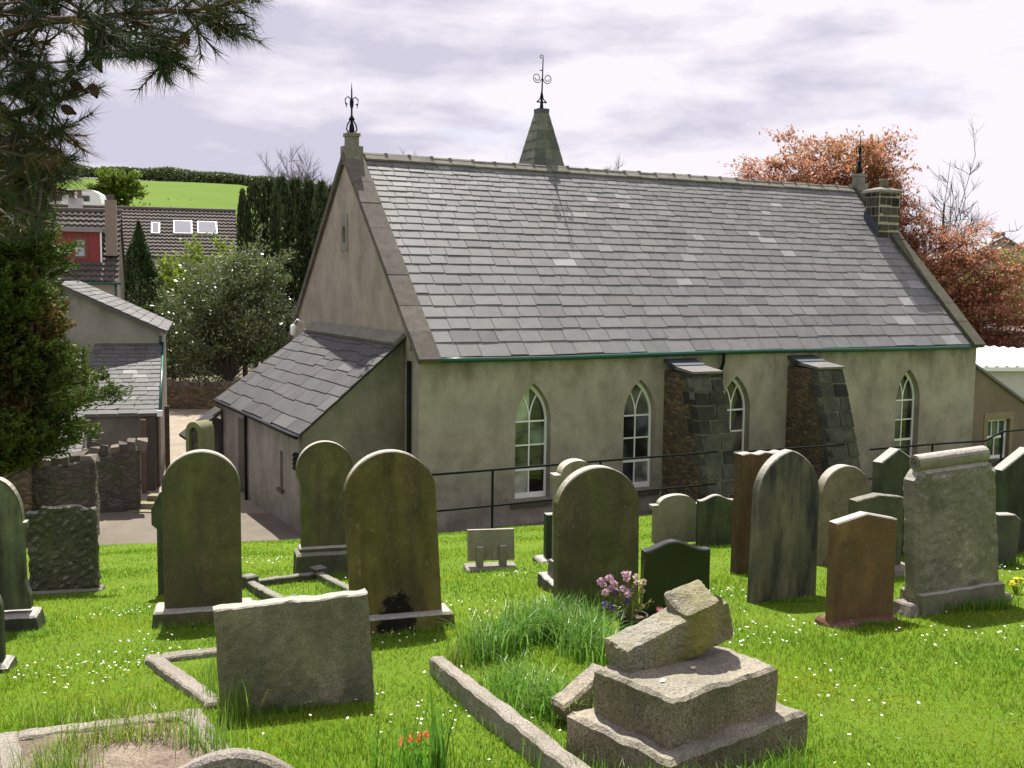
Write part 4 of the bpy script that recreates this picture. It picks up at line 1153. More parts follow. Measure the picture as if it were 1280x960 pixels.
def rough_block(wd, dp, h, mat, name, parent=None, loc=(0, 0, 0), rot=(0, 0, 0), disp=.008, ds=8, seed=0, b=.012, n=14, top_in=0.0, smooth=False):
    """bevelled, slightly worn block, base centred on the origin"""
    mb = MB(); vs = []; fs = []
    prof = [(0, -.0), (0, h - b), (b, h)]
    ring = []
    segs = []
    def ringpts(ins, z):
        hx, hy = wd / 2 - ins, dp / 2 - ins
        r = []
        for k in range(n): r.append((-hx + 2 * hx * k / n, -hy, z))
        for k in range(n): r.append((hx, -hy + 2 * hy * k / n, z))
        for k in range(n): r.append((hx - 2 * hx * k / n, hy, z))
        for k in range(n): r.append((-hx, hy - 2 * hy * k / n, z))
        return r
    zs = [(0, -.10), (0, 0), (top_in * .33, h * .33), (top_in * .66, h * .66), (top_in, h - b), (top_in + b, h)]
    K = 4 * n
    for ins, z in zs: vs += ringpts(ins, z)
    for j in range(len(zs) - 1):
        for k in range(K):
            k2 = (k + 1) % K; fs.append((j * K + k, j * K + k2, (j + 1) * K + k2, (j + 1) * K + k))
    hx, hy = wd / 2 - top_in - b, dp / 2 - top_in - b
    o = len(vs); last = (len(zs) - 1) * K
    for j in range(n + 1):
        for i in range(n + 1): vs.append((-hx + 2 * hx * i / n, -hy + 2 * hy * j / n, h))
    for j in range(n):
        for i in range(n): a = o + j * (n + 1) + i; fs.append((a, a + 1, a + n + 2, a + n + 1))
    out = []
    for p in vs:
        q = Vector(p)
        if disp:
            nv = mnoise.noise_vector(Vector((p[0] * ds + seed, p[1] * ds, p[2] * ds))) * disp + mnoise.noise_vector(Vector((p[0] * ds * 3, p[1] * ds * 3, p[2] * ds * 3 + seed))) * disp * .5
            q = q + nv
        out.append(q)
    mb.add(out, fs); ob = mb.build(name, mat, parent, smooth); ob.location = loc; ob.rotation_euler = rot
    return ob

def gravestone(label, x0, x1, ytop, ybase, topf, t, mat, yaw=20, lean=0, back=0, plinth=None, disp=0, ds=9, taper=0, pl_mat=None, sink=0, b=.01, n=30, m=16, cat='gravestone', smooth=False, pscale=1.0, back_disp=None):
    P, W, H = place(x0, x1, ytop, ybase, yaw); H += sink
    rot = (R(back), R(lean), R(yaw)); ctr = Vector((P.x, P.y, P.z)) + Vector((-math.sin(R(yaw)), math.cos(R(yaw)), 0)) * (t / 2)
    sd = int(x0 * 7 + ybase)
    if plinth is None:
        o = slab_mb(W, t, topf(W, H), n, m, b, disp, ds, taper, sd, back_disp=back_disp).build('gravestone', mat, None, smooth)
        o.location = ctr; o.rotation_euler = rot
        return tag(o, label, cat, GRP)
    T = thing('gravestone', label, cat, ctr, (0, 0, R(yaw)), GRP)
    ex, ph, pd = plinth
    s = slab_mb(W, t, topf(W, H), n, m, b, disp, ds, taper, sd, z0=ph - .02, back_disp=back_disp).build('slab', mat, T, smooth); s.rotation_euler = (R(back), R(lean), 0)
    rough_block(W + ex, t + pd, ph, pl_mat or mat, 'plinth', T, disp=.004, seed=sd, top_in=.02, b=.02)
    return T

# stone colours
s_olive = M_stone('olive_sandstone', (0.107, 0.0934, 0.0505), (0.074, 0.0685, 0.0366), moss=(.085, .105, .028), moss_amt=.75, streak=(.05, .043, .028), streak_amt=.5, lichen=.25, lich_col=(.2, .2, .13), patch=1.6, wear_toplight=.75)
s_brown = M_stone('brown_sandstone', (0.108, 0.0828, 0.0432), (0.0612, 0.0475, 0.0259), moss=(.12, .115, .025), moss_amt=.75, streak=(.022, .018, .012), streak_amt=.9, lichen=.35, lich_col=(.3, .3, .24), patch=2.2, wear_toplight=.75, foot=(.12, .02))
s_dgreen = M_stone('dark_green_slate', (0.0397, 0.0448, 0.0294), (0.0256, 0.0301, 0.0192), moss=(.09, .12, .05), moss_amt=.55, streak=(.02, .022, .018), streak_amt=.5, rough=.8, wear_toplight=.75)
s_algae = M_stone('algae_slate', (0.048, 0.0528, 0.036), (0.032, 0.0344, 0.024), moss=(.24, .30, .16), moss_amt=.55, streak=(.02, .02, .017), streak_amt=.5, rough=.75, patch=1.2, wear_toplight=.75)
s_black = M_stone('polished_black', (.008, .010, .009), (.014, .016, .014), grain=120, grain_amt=.2, rough=.16, bump=.02, spec=.5)
s_blackm = M_stone('mid_black', (.02, .026, .02), (.03, .034, .026), moss=(.03, .05, .02), moss_amt=.4, grain=90, rough=.45, bump=.1, wear_toplight=.75)
s_grey = M_stone('grey_granite', (0.2363, 0.2261, 0.18), (0.1519, 0.1519, 0.1111), moss=(.12, .145, .05), moss_amt=.5, grain=110, grain_amt=.6, bump=.8, patch=2.2, lichen=.2, wear_toplight=.75)
s_slab = M_stone('brown_granite_slab', (0.2139, 0.2025, 0.1516), (0.1373, 0.1373, 0.0922), moss=(.12, .145, .05), moss_amt=.5, grain=110, grain_amt=.6, bump=.8, patch=2.2, lichen=.2, wear_toplight=.75)
s_granite = M_stone('pale_granite', (0.2873, 0.2622, 0.2371), (0.2077, 0.1895, 0.169), moss=(.12, .115, .05), moss_amt=.3, grain=95, grain_amt=.95, bump=.9, lichen=.25, lich_col=(.55, .52, .45))
s_rock = M_stone('rock_faced', (0.0972, 0.0972, 0.0684), (0.0612, 0.0648, 0.0432), moss=(.08, .10, .04), moss_amt=.5, grain=60, grain_amt=.5, bump=1.0, wear_toplight=.35)
s_pedestal = M_stone('pedestal_granite', (0.2484, 0.2162, 0.1656), (0.1564, 0.138, 0.1012), moss=(.10, .10, .03), moss_amt=.55, grain=85, grain_amt=.95, bump=.9, lichen=.35, lich_col=(.42, .4, .33), wear_toplight=.3)
s_cross = M_stone('cross_granite', (0.2401, 0.2277, 0.1904), (0.1656, 0.1573, 0.1159), moss=(.19, .175, .03), moss_amt=.9, grain=85, grain_amt=.9, bump=1.0, lichen=.3, wear_toplight=.22)
s_buff = M_stone('buff_stone', (0.1944, 0.1692, 0.1116), (0.144, 0.126, 0.0792), moss=(.14, .145, .06), moss_amt=.4, streak_amt=.3, wear_toplight=.75)
s_palegrey = M_stone('pale_grey_stone', (0.2484, 0.236, 0.1822), (0.1822, 0.1739, 0.1283), moss=(.15, .15, .08), moss_amt=.4, streak_amt=.4, streak=(.10, .09, .06), wear_toplight=.75)
s_red = M_stone('red_sandstone', (0.081, 0.0405, 0.0226), (0.0513, 0.027, 0.0162), moss=(.13, .12, .055), moss_amt=.5, streak=(.05, .03, .02), streak_amt=.5, wear_toplight=.75)
s_slate2 = M_stone('streaked_slate', (0.0308, 0.037, 0.037), (0.0196, 0.0241, 0.0252), moss=(.17, .165, .10), moss_amt=.95, streak=(.018, .02, .02), streak_amt=.6, rough=.75, wear_toplight=.75)
s_bgran = M_stone('brown_granite', (0.144, 0.09, 0.0432), (0.1116, 0.0684, 0.0324), grain=150, grain_amt=.55, rough=.55, bump=.1, moss_amt=.25, moss=(.11, .09, .035), wear_toplight=.75)
s_rgran = M_stone('red_granite_base', (.20, .10, .08), (.15, .075, .06), grain=150, grain_amt=.4, rough=.5, bump=.1)
s_dark2 = M_stone('dark_granite', (.05, .05, .045), (.07, .068, .06), grain=130, grain_amt=.5, rough=.5, bump=.15, wear_toplight=.75)

# far left, large dark stone with shoulder scrolls (partly out of frame)
P, W, H = place(-48, 36, 597, 790, 14)
T1 = thing('gravestone', 'tall dark algae streaked gravestone with carved shoulder nibs at the left edge', 'gravestone', P + Vector((0, .07, 0)), (0, 0, R(14)), GRP)
a = W / 2; hs = H * .70
lp = [(-a * 1.06, .2), (a * 1.06, .2), (a * 1.06, H * .22), (a * .98, H * .27), (a * .90, H * .33), (a * .88, H * .60), (a * .9, hs - .06), (a * 1.0, hs - .05), (a * 1.0, hs + .01), (a * .88, hs + .01)]
lp += [(a * .88 * math.cos(PI * i / 20), hs + .03 + (H - hs - .03) * math.sin(PI * i / 20)) for i in range(21)]
lp += [(-x, z) for x, z in lp[2:10][::-1]]
mb = MB(); mb.prism([lp], -.06, .06); mb.build('slab', s_algae, T1)
mb = MB(); arc = [(a * .885 * math.cos(PI * i / 20), hs + .03 + (H - hs - .03) * 1.0 * math.sin(PI * i / 20)) for i in range(21)]
mb.prism([arc + [(x * .965, hs + (z - hs) * .965) for x, z in arc[::-1]]], -.064, -.0605); mb.build('raised_margin', s_algae, T1)
rough_block(2 * a * 1.35, .36, .16, s_dgreen, 'plinth', T1, disp=.004, top_in=.02, b=.02)
gravestone('dark gravestone cut off by the left edge, with only its right side showing', -78, 6, 728, 842, lambda w_, h: top_round(w_, h), .11, s_dgreen, yaw=14, plinth=(.12, .07, .2))
gravestone('squat rock faced gravestone with a notched top at the left', 37, 125, 633, 742, lambda w_, h: top_step(w_, h, .05), .13, s_rock, yaw=13, disp=.030, ds=16, plinth=(.10, .05, .16), n=40, m=34, lean=-1)
gravestone('tall olive round topped gravestone on a chamfered plinth, left of the grave kerb', 205, 305, 563, 778, top_round, .13, s_olive, yaw=14, plinth=(.22, .15, .24), n=48, lean=-.3)
# dark stone half hidden behind the olive one
P, W, H = place(189, 262, 600, 741, 14)
a = W / 2; lp = [(-a * .82, -.1), (a * .82, -.1), (a * .82, H * .58), (a, H * .62), (a, H * .76), (a * .7, H * .9), (0, H), (-a * .7, H * .9), (-a, H * .76), (-a, H * .62), (-a * .82, H * .58)]
mb = MB(); mb.prism([lp], -.05, .05); o = mb.build('gravestone', s_dgreen); o.location = P + Vector((0, .05, 0)); o.rotation_euler = (0, 0, R(14))
tag(o, 'dark shouldered gravestone mostly hidden behind the tall olive stone', 'gravestone', GRP)
# round headed stone with bulging head on a high plinth
P, W, H = place(368, 441, 552, 718, 16)
T7 = thing('gravestone', 'green gravestone with a bulging round head on a high stepped plinth', 'gravestone', P + Vector((0, .1, 0)), (0, 0, R(16)), GRP)
a = W / 2; r = a * .99; zc = H - r
lp = [(-a * .84, .25), (a * .84, .25), (a * .82, zc - r * .55), (a * .88, zc - r * .45)] + [(r * math.cos(q), zc + r * math.sin(q)) for q in np.linspace(-.25, PI + .25, 30)] + [(-a * .88, zc - r * .45), (-a * .82, zc - r * .55)]
mb = MB(); mb.prism([lp], -.06, .06); mb.build('slab', s_olive, T7)
rough_block(W * 1.06, .42, .30, s_rock, 'plinth', T7, disp=.006, top_in=.012, b=.03)
rough_block(W * .94, .26, .36, s_olive, 'upper_plinth', T7, disp=.004, top_in=.012, b=.02)
gravestone('leaning brown round topped gravestone with black mould at its foot', 441, 556, 563, 790, lambda w_, h: top_arc(w_, h, w_ * .40), .12, s_brown, yaw=17, lean=-3.0, back=-1.5, plinth=(.18, .16, .2), n=48, taper=.0)
gravestone('wide low rough granite slab leaning among the kerbs', 276, 474, 750, 886, lambda w_, h: (lambda x: h + .012 * mnoise.noise(Vector((x * 9, 1, 4))) + (.008 if x < w_ * .0 else -.006)), .12, s_slab, yaw=18, lean=-3.2, back=-2, disp=.008, ds=18, n=44, m=26)
# desk shaped memorial
P, W, H = place(584, 643, 661, 712, 10)
T = thing('tablet_memorial', 'small tilted stone book rest memorial on two legs by the railing', 'memorial', P, (0, 0, R(10)), GRP)
mb = MB(); mb.obox((.0, .02, H * .62), (W / 2, 0, .0), Vector((0, .035, H * .37)), Vector((0, -.035, .004))); t_ = mb.build('tablet', s_palegrey, T); 
mb = MB(); mb.box(-W * .32, -W * .18, -.085, .06, -.05, H * .60); mb.build('leg', s_palegrey, T)
mb = MB(); mb.box(W * .18, W * .32, -.085, .06, -.05, H * .62); mb.build('leg', s_palegrey, T)
rough_block(W * 1.1, .34, .05, s_granite, 'base', T, disp=.003)
# stones round the flower pot
gravestone('very tall green brown round topped gravestone behind the flower pot', 697, 800, 583, 760, lambda w_, h: top_arc(w_, h, w_ * .40), .13, s_olive, yaw=18, lean=-.4, back=-1, n=48)
gravestone('dark polished stone on a flat base peeping out left of the tall round stone', 682, 732, 641, 700, top_flat, .12, s_blackm, yaw=16, plinth=(.2, .03, .25), pl_mat=s_dark2)
P, W, H = place(690, 752, 583, 742, 16)
T = thing('gravestone', 'lichened gravestone with eared shoulders directly behind the tall round stone', 'gravestone', P + Vector((0, .45, 0)), (0, 0, R(16)), GRP)
H *= 1.0; a = W / 2; 
def eared(a, H, ear=.17, sh=.76):
    z = H * sh
    return [(-a * .86, .05), (a * .86, .05), (a * .86, z - .09), (a * .92, z - .06), (a, z - .03), (a, z + .01), (a * .72, z + .012)] + [(a * .72 * math.cos(q), z + .012 + (H - z - .012) * math.sin(q)) for q in np.linspace(.05, PI - .05, 20)] + [(-a * .72, z + .012), (-a, z + .01), (-a, z - .03), (-a * .92, z - .06), (-a * .86, z - .09)]
mb = MB(); mb.prism([eared(a, H, sh=.88)], -.07, .09); mb.build('slab', s_palegrey, T)
rough_block(W * 1.0, .3, .22, s_dark2, 'plinth', T, top_in=.02); rough_block(W * 1.25, .5, .05, s_dark2, 'base', T)
gravestone('polished black gravestone with a gently waved top behind the toppled cross', 803, 887, 675, 792, lambda w_, h: top_skew(w_, h, .07), .10, s_black, yaw=12, plinth=(.1, .05, .2), pl_mat=s_black, n=40)
P, W, H = place(812, 877, 618, 683, 14)
a = W / 2; mb = MB(); mb.prism([eared(a, H, sh=.80)], -.06, .06); o = mb.build('gravestone', s_palegrey); o.location = P + Vector((0, .06, 0)); o.rotation_euler = (0, 0, R(14))
tag(o, 'small pale grey eared gravestone with an arched top near the buttress', 'gravestone', GRP)
gravestone('small dark green gravestone with an ogee top beside the pale eared one', 872, 917, 618, 682, lambda w_, h: top_ogee(w_, h, .07), .09, s_dgreen, yaw=14, n=40)
gravestone('tall red brown sandstone with a worn flat top, behind the pointed slate', 920, 976, 565, 716, lambda w_, h: top_flat(w_, h, .05, 3), .13, s_red, yaw=20, lean=.6, n=36)
gravestone('leaning dark slate gravestone with a pointed arch top and pale streaks', 944, 1020, 563, 749, lambda w_, h: top_gothic(w_, h, w_ * .62), .11, s_slate2, yaw=24, lean=2.2, back=-2, taper=.05, n=48)
gravestone('buff round topped gravestone in front of the second buttress', 1027, 1088, 582, 704, top_round, .14, s_buff, yaw=22, n=44, back=-2)
gravestone('dark green gravestone with a pointed roof shaped top near the railing', 1100, 1143, 561, 697, lambda w_, h: top_peak(w_, h, .14), .15, s_dgreen, yaw=24, back=-2)
gravestone('grey rock faced gravestone with a low peaked top, half behind the brown granite one', 1066, 1127, 617, 722, lambda w_, h: top_peak(w_, h, .045), .12, s_rock, yaw=22, disp=.006, ds=20, plinth=(.2, .11, .22), pl_mat=s_granite)
gravestone('brown polished granite gravestone with a peaked top on a red base', 1040, 1118, 640, 779, lambda w_, h: top_peak(w_, h, .06), .10, s_bgran, yaw=20, plinth=(.02, .04, .2), pl_mat=s_rgran)
P, W, H = place(1143, 1252, 582, 762, 22)
T = thing('gravestone', 'large rough grey gravestone carved with a stone scroll along its top', 'gravestone', P + Vector((0, .1, 0)), (0, 0, R(22)), GRP)
def t26(x): 
    e = abs(x) / (W / 2); return H - (.10 * max(0, (e - .76) / .24))
s = slab_mb(W * .93, .17, t26, 46, 40, .03, .017, 17, .06, 5, z0=.14).build('slab', s_grey, T); s.rotation_euler = (R(-2), R(-3.5), 0)
mb = MB(); 
pr = [(r_, z) for r_, z in [(.0, -W * .40), (.062, -W * .40), (.066, -W * .38), (.066, W * .38), (.062, W * .40), (.0, W * .40)]]
mb.lathe(pr[1:-1], (0, 0, 0), 20)
for sg in (-1, 1):
    for r_ in (.048, .028): mb.lathe([(r_, sg * W * .40 - .004), (r_, sg * W * .40 + .006 * sg), (r_ - .008, sg * W * .40 + .006 * sg), (r_ - .008, sg * W * .40 - .004)], (0, 0, 0), 16)
sc_ = mb.build('scroll', s_palegrey, s, smooth=False); sc_.rotation_euler = (0, R(90), 0); sc_.location = (-.01, -.02, H + .052)
rough_block(W * .99, .25, .17, s_grey, 'plinth', T, disp=.012, ds=6, top_in=.01, rot=(0, R(-2), 0))
rough_block(W * 1.2, .20, .08, s_granite, 'base', T, disp=.012, ds=6, top_in=.01)
gravestone('tall dark gravestone with a steep peaked top at the right edge', 1250, 1318, 560, 690, lambda w_, h: top_peak(w_, h, .22), .14, s_dgreen, yaw=24, back=-2)
gravestone('short dark stone with a clipped corner, leaning beside the scroll stone', 1240, 1271, 642, 708, lambda w_, h: (lambda x: h - max(0, x - w_ * .25) * .6), .12, s_dark2, yaw=24, lean=4)
gravestone('narrow dark grey stone just behind the scroll stone by the railing', 1243, 1276, 601, 676, top_flat, .1, s_dark2, yaw=24)
# granite arched headstone of the nearest grave (bottom of picture)
P, W, H = place(192, 384, 938, 1030, 12)
o = slab_mb(W, .13, top_arc(W, H, .14), 40, 14, .02, .006, 14, 0, 3).build('gravestone', s_granite); o.location = P + Vector((0, .0, 0)); o.rotation_euler = (R(-12), 0, R(12))
tag(o, 'low pale granite headstone with an arched top at the bottom left of the photo', 'gravestone', GRP)

# ------------------------------------------------------------------ grave kerbs
def kerb(label, pts, wd, h, mat, closed=False, posts=None, fill=None, fh=.04, seed=0, pickmat=None):
    """pts: picture points on the lawn, kept as ground positions"""
    gp = [gnd(*p) for p in pts]; o = gp[0]
    T = thing('grave_kerb', label, 'grave kerb', o, group='stone kerbs round graves')
    n = len(gp); segs = [(gp[i], gp[(i + 1) % n]) for i in range(n if closed else n - 1)]
    for i, (p, q) in enumerate(segs):
        d = q - p; L = d.length; yaw = math.atan2(d.y, d.x); pit = -math.atan2(d.z, math.hypot(d.x, d.y))
        b = rough_block(L - wd * .98, wd, h, mat, 'kerb_stone', T, ((p + q) / 2 - o), (0, pit, yaw), disp=.010, ds=8, seed=seed + i, b=.012, n=22)
    for i, p in enumerate(gp):
        big = posts and i in posts
        rough_block(wd * (1.5 if big else .995), wd * (1.5 if big else .995), h * (1.75 if big else 1.0) - .002, mat, 'corner_post' if big else 'corner_stone', T, p - o, (0, 0, math.atan2((segs[0][1] - segs[0][0]).y, (segs[0][1] - segs[0][0]).x)), disp=.004, seed=seed + 9 + i, b=.015)
    if fill:
        c = sum(gp, Vector()) / n
        mb = MB(); vs = []; fs = []; N = 16
        A, B, C, D = gp[0], gp[1], gp[2], gp[3]
        for j in range(N + 1):
            for i in range(N + 1):
                p = A.lerp(B, i / N).lerp(D.lerp(C, i / N), j / N) - o
                vs.append((p.x, p.y, p.z + fh + .025 * vnoise(p, 6, seed)))
        for j in range(N):
            for i in range(N): a_ = j * (N + 1) + i; fs.append((a_, a_ + 1, a_ + N + 2, a_ + N + 1))
        mb.add(vs, fs); mb.build('infill', fill, T, smooth=True)
    return T, gp
m_chip = M_stone('granite_chippings', (0.216, 0.174, 0.138), (0.096, 0.072, 0.051), grain=70, grain_amt=.8, bump=1.0, patch=5)
kA, gA = kerb('grey grave kerb with square corner posts behind the leaning brown stone', [(312, 735), (398, 724), (452, 752), (366, 766)], .10, .09, s_rock, True, posts=(0, 1, 3), seed=2)
kB, gB = kerb('pale granite kerb of a sunken grave running behind the wide granite slab', [(330, 812), (192, 828), (268, 884)], .12, .05, s_granite, False, seed=5)
kC, gC = kerb('pale granite kerb filled with earth and chippings at the bottom left corner', [(8, 932), (240, 902), (300, 985), (30, 1030)], .12, .06, s_granite, True, fill=m_chip, fh=.035, seed=8)
kD, gD = kerb('long pale granite kerb rail beside the clump of long grass', [(548, 844), (738, 1005)], .10, .12, s_granite, False, seed=11)

# ------------------------------------------------------------------ toppled cross on its stepped base
A = Vector((.44, 4.91)); Bf = Vector((.66, 4.46)); Cr = Vector((1.22, 4.90))
ctr2 = (A + Cr) / 2; yawp = math.atan2((Cr - Bf).y, (Cr - Bf).x)
gz = -2.20
ped = thing('stepped_pedestal', 'two stepped granite pedestal of a broken cross in the foreground', 'pedestal', (ctr2.x, ctr2.y, gz), (0, 0, yawp), GRP)
rough_block(.93, .66, .20, s_pedestal, 'lower_step', ped, (.01, -.01, 0), disp=.013, seed=3, b=.02, n=24)
ub = rough_block(.71, .50, .215, s_pedestal, 'upper_block', ped, (-.0, -.0, .205), disp=.011, seed=4, b=.018, n=24)
mb = MB(); B_ = Vector((.86, .43, .27)).normalized(); A_ = Vector((-.10, -.10, .98)); A_ = (A_ - B_ * A_.dot(B_)).normalized(); N_ = B_.cross(A_)
def rough_bar(mb, L0, L1, w2, t2, ax, sd, n=30, off=(0, 0, 0), slant=0.0):
    """rough arm of the cross along ax between L0 and L1"""
    oth = A_ if ax == B_ else B_
    prof = []
    for k in range(48):
        q = k / 48 * 4; e = int(q); f = q - e
        pt = [(-1 + 2 * f, -1), (1, -1 + 2 * f), (1 - 2 * f, 1), (-1, 1 - 2 * f)][e]
        prof.append(pt)
    vs = []; fs = []
    mid = list(np.linspace(L0, L1, n))
    lk = [(L0 - .014, .12), (L0 - .014, .4), (L0 - .013, .65), (L0 - .010, .86)] + [(l, 1.0) for l in mid] + [(L1 + .010, .86), (L1 + .013, .65), (L1 + .014, .4), (L1 + .014, .12)]
    ls = [q[0] for q in lk]
    for i, (l, k) in enumerate(lk):
        for (x, y) in prof:
            p = ax * l + oth * (x * w2 * k * (1 - .06 * abs(y) ** 6)) + N_ * (y * t2 * k * (1 - .06 * abs(x) ** 6)) + Vector(off)
            if i >= len(ls) - 6: p = p - ax * (slant * y * k)
            p = p + mnoise.noise_vector(p * 9 + Vector((sd, 0, 0))) * .009 + mnoise.noise_vector(p * 26) * .006 + mnoise.noise_vector(p * 70) * .004
            vs.append(p)
    K = 48
    for i in range(len(ls) - 1):
        for k in range(K): k2 = (k + 1) % K; fs.append((i * K + k, i * K + k2, (i + 1) * K + k2, (i + 1) * K + k))
    fs.append(tuple(range(K))[::-1]); fs.append(tuple((len(ls) - 1) * K + k for k in range(K)))
    mb.add(vs, fs)
rough_bar(mb, -.30, .285, .098, .10, B_, 1)
rough_bar(mb, .03, .125, .11, .099, A_, 2, off=B_ * .165, slant=.045)
o = mb.build('toppled_cross', s_cross); cp = atY(838, 796, 5.02); o.location = cp
tag(o, 'broken rough granite cross lying toppled on the stepped pedestal', 'cross', GRP)
# loose granite wedge
wd_ = rough_block(.34, .15, .26, s_pedestal, 'granite_fragment', None, gnd(735, 905) + Vector((.05, .12, -.03)), (0, R(-28), R(33)), disp=.01, seed=21, b=.015, n=12)
tag(wd_, 'tilted loose granite block propped behind the pedestal step', 'stone block', GRP)
mbp = None
for (x, y) in ((802, 829), (866, 835), (828, 851)):
    p = atz(x, y, gz + .428); mb = MB()
    mb.add([p + Vector((-.012, -.008, 0)), p + Vector((.006, -.016, .003)), p + Vector((.016, .006, .006)), p + Vector((-.004, .016, .003))], [(0, 1, 2, 3)]); mb.add([p + Vector((-.012, -.008, -.002)), p + Vector((.006, -.016, .001)), p + Vector((.016, .006, .004)), p + Vector((-.004, .016, .001))], [(3, 2, 1, 0)])
    q = mb.build('petal', M_plain('petal_white', (.7, .6, .5), rough=.6, var=.05)); tag(q, 'fallen pale petal on the top of the stepped pedestal', 'petal', 'petals on the pedestal')

# ------------------------------------------------------------------ flower pot
P = gnd(790, 802); k = P.y / F
pot = thing('flower_pot', 'black round flower pot on the grass behind the toppled cross', 'flower pot', P)
ph = 36 * k; pr = 19 * k
mb = MB(); mb.lathe([(pr * .72, 0), (pr * .95, ph * .85), (pr * 1.05, ph * .86), (pr * 1.05, ph), (pr * .93, ph), (pr * .9, ph * .8)], (0, 0, 0), 24); mb.build('pot_shell', M_plain('black_plastic', (.012, .013, .012), rough=.5), pot, smooth=False)
mb = MB(); mb.lathe([(pr * .9, ph * .82), (pr * .88, ph * .86)], (0, 0, 0), 16); mb.build('compost', m_soil, pot)
fl = thing('flower_bunch', 'faded bunch of pink and purple flowers standing in the black pot', 'flowers', P + Vector((0, 0, ph * .85)))
rd = random.Random(4); mb = MB(); heads = []
for i in range(34):
    if i < 17: tx, tz = rd.uniform(-48, -4), rd.uniform(40, 74); c = 'pink'
    elif i < 25: tx, tz = rd.uniform(-40, 0), rd.uniform(12, 45); c = 'purple'
    elif i < 28: tx, tz = rd.uniform(0, 18), rd.uniform(60, 75); c = 'cream'
    else: tx, tz = rd.uniform(4, 36), rd.uniform(6, 55); c = 'brown'
    tip = Vector((tx * k * .92, rd.uniform(-.08, .08), tz * k * .88 - .02))
    mb.tube([(tip.x * .1 + rd.uniform(-.03, .03), 0, 0), tip * .5 + Vector((0, 0, .03)), tip], [.003, .0025, .002], 4); heads.append((tip, c))
mb.build('stems', M_leaf('dry_stem', (.20, .22, .06), (.22, .17, .06), trans=.2), fl)
mats = dict(pink=M_leaf('pink_bloom', (.70, .48, .55), (.58, .38, .50), trans=.35), purple=M_leaf('purple_bloom', (.12, .07, .30), (.20, .12, .36), trans=.3), cream=M_leaf('cream_bloom', (.65, .55, .38), (.6, .5, .4), trans=.3), brown=M_leaf('dry_bloom', (.28, .2, .09), (.34, .26, .14), trans=.3))
for tip, c in heads:
    mb = MB(); n = 26 if c != 'brown' else 9; r = .024 if c in ('pink', 'cream') else .019
    for q in range(n):
        d = Vector((rd.gauss(0, 1), rd.gauss(0, 1), rd.gauss(.25, .9))).normalized(); s_ = d.cross(Vector((rd.gauss(0, 1), rd.gauss(0, 1), rd.gauss(0, 1)))).normalized()
        c0 = tip + d * r * .35; d2 = (d + s_.cross(d) * rd.uniform(-.5, .5)).normalized()
        mb.add([c0, c0 + d2 * r * .5 - s_ * r * .5, c0 + d2 * r * .85, c0 + d2 * r * .5 + s_ * r * .5], [(0, 1, 2, 3)], (rd.uniform(.75, 1.2),) * 3)
    mb.build('bloom', mats[c], fl)
# leaves in the bunch
cen = []; axs = []
for i in range(190):
    tip, c = rd.choice(heads); f = rd.uniform(.25, .85); cen.append(tuple(tip * f + Vector((rd.uniform(-.03, .03), rd.uniform(-.03, .03), rd.uniform(-.01, .03))))); axs.append((tip.x, tip.y, tip.z + .05))
cen = np.array(cen); ax = unit(np.array(axs))
np_mesh('leaves', leaves(cen, ax, .035, .008, .7), 4, M_leaf('bunch_leaf', (.12, .16, .05), (.22, .16, .06), trans=.35), tints(len(cen)), fl)
pk = gnd(818, 812); fb = MB()
tipc = Vector((822 - 790, 0, 0)) * k
for q in range(7):
    a = 2 * PI * q / 7; d = Vector((math.cos(a) * .35, math.sin(a) * .35, .9)); s_ = Vector((-math.sin(a), math.cos(a), 0)); p0 = Vector((tipc.x + .01, -.02, .03)); 
    fb.add([p0 - s_ * .004, p0 + d * .04 - s_ * .018, p0 + d * .072, p0 + d * .04 + s_ * .018], [(0, 1, 2, 3)])
fb.build('bloom', M_leaf('dusky_pink_bloom', (.55, .24, .28), (.45, .2, .22), trans=.35), fl)

# red fallen flower and shoots on the lawn
P = gnd(518, 944); k = P.y / F
rf_ = thing('red_flower', 'small bright red flower spray lying on the lawn near the bottom', 'flower', P, (0, 0, .3))
rd = random.Random(9); mb = MB()
for i in range(110):
    x = rd.uniform(-.075, .065); c = Vector((x, rd.uniform(-.03, .02), .075 + rd.uniform(-.015, .025) + x * .15)); d = Vector((rd.uniform(-1, 1), rd.uniform(-1, 1), rd.uniform(.0, 1))).normalized(); s_ = d.cross(Vector((.3, .2, 1))).normalized()
    mb.add([c, c + d * .012 - s_ * .009, c + d * .024, c + d * .012 + s_ * .009], [(0, 1, 2, 3)], (rd.uniform(.7, 1.25),) * 3)
mb.build('petals', M_leaf('red_petal', (.62, .05, .03), (.7, .13, .05), trans=.3), rf_)
mb = MB(); mb.tube([(-.07, 0, .03), (.06, 0, .05), (.12, .02, .0)], .004, 5); mb.build('stem', M_leaf('red_stem', (.10, .2, .04), (.10, .2, .04)), rf_)
P = gnd(1271, 742); yf = thing('yellow_flowers', 'little clump of yellow flowers right of the scroll stone', 'flower', P)
mb = MB(); mg = MB()
for i in range(14):
    c = Vector((rd.uniform(-.05, .05), rd.uniform(-.05, .05), rd.uniform(.06, .14))); mg.tube([(c.x * .4, c.y * .4, 0), c], .003, 4)
    for q in range(6):
        a = PI * q / 3; d = Vector((math.cos(a), math.sin(a), .3)); s_ = Vector((-math.sin(a), math.cos(a), 0)); mb.add([c, c + d * .014 - s_ * .007, c + d * .024, c + d * .014 + s_ * .007], [(0, 1, 2, 3)])
mb.build('bloom', M_leaf('yellow_petal', (.75, .5, .02), (.8, .6, .03)), yf); mg.build('stems', M_leaf('yf_stem', (.10, .2, .04), (.10, .2, .04)), yf)

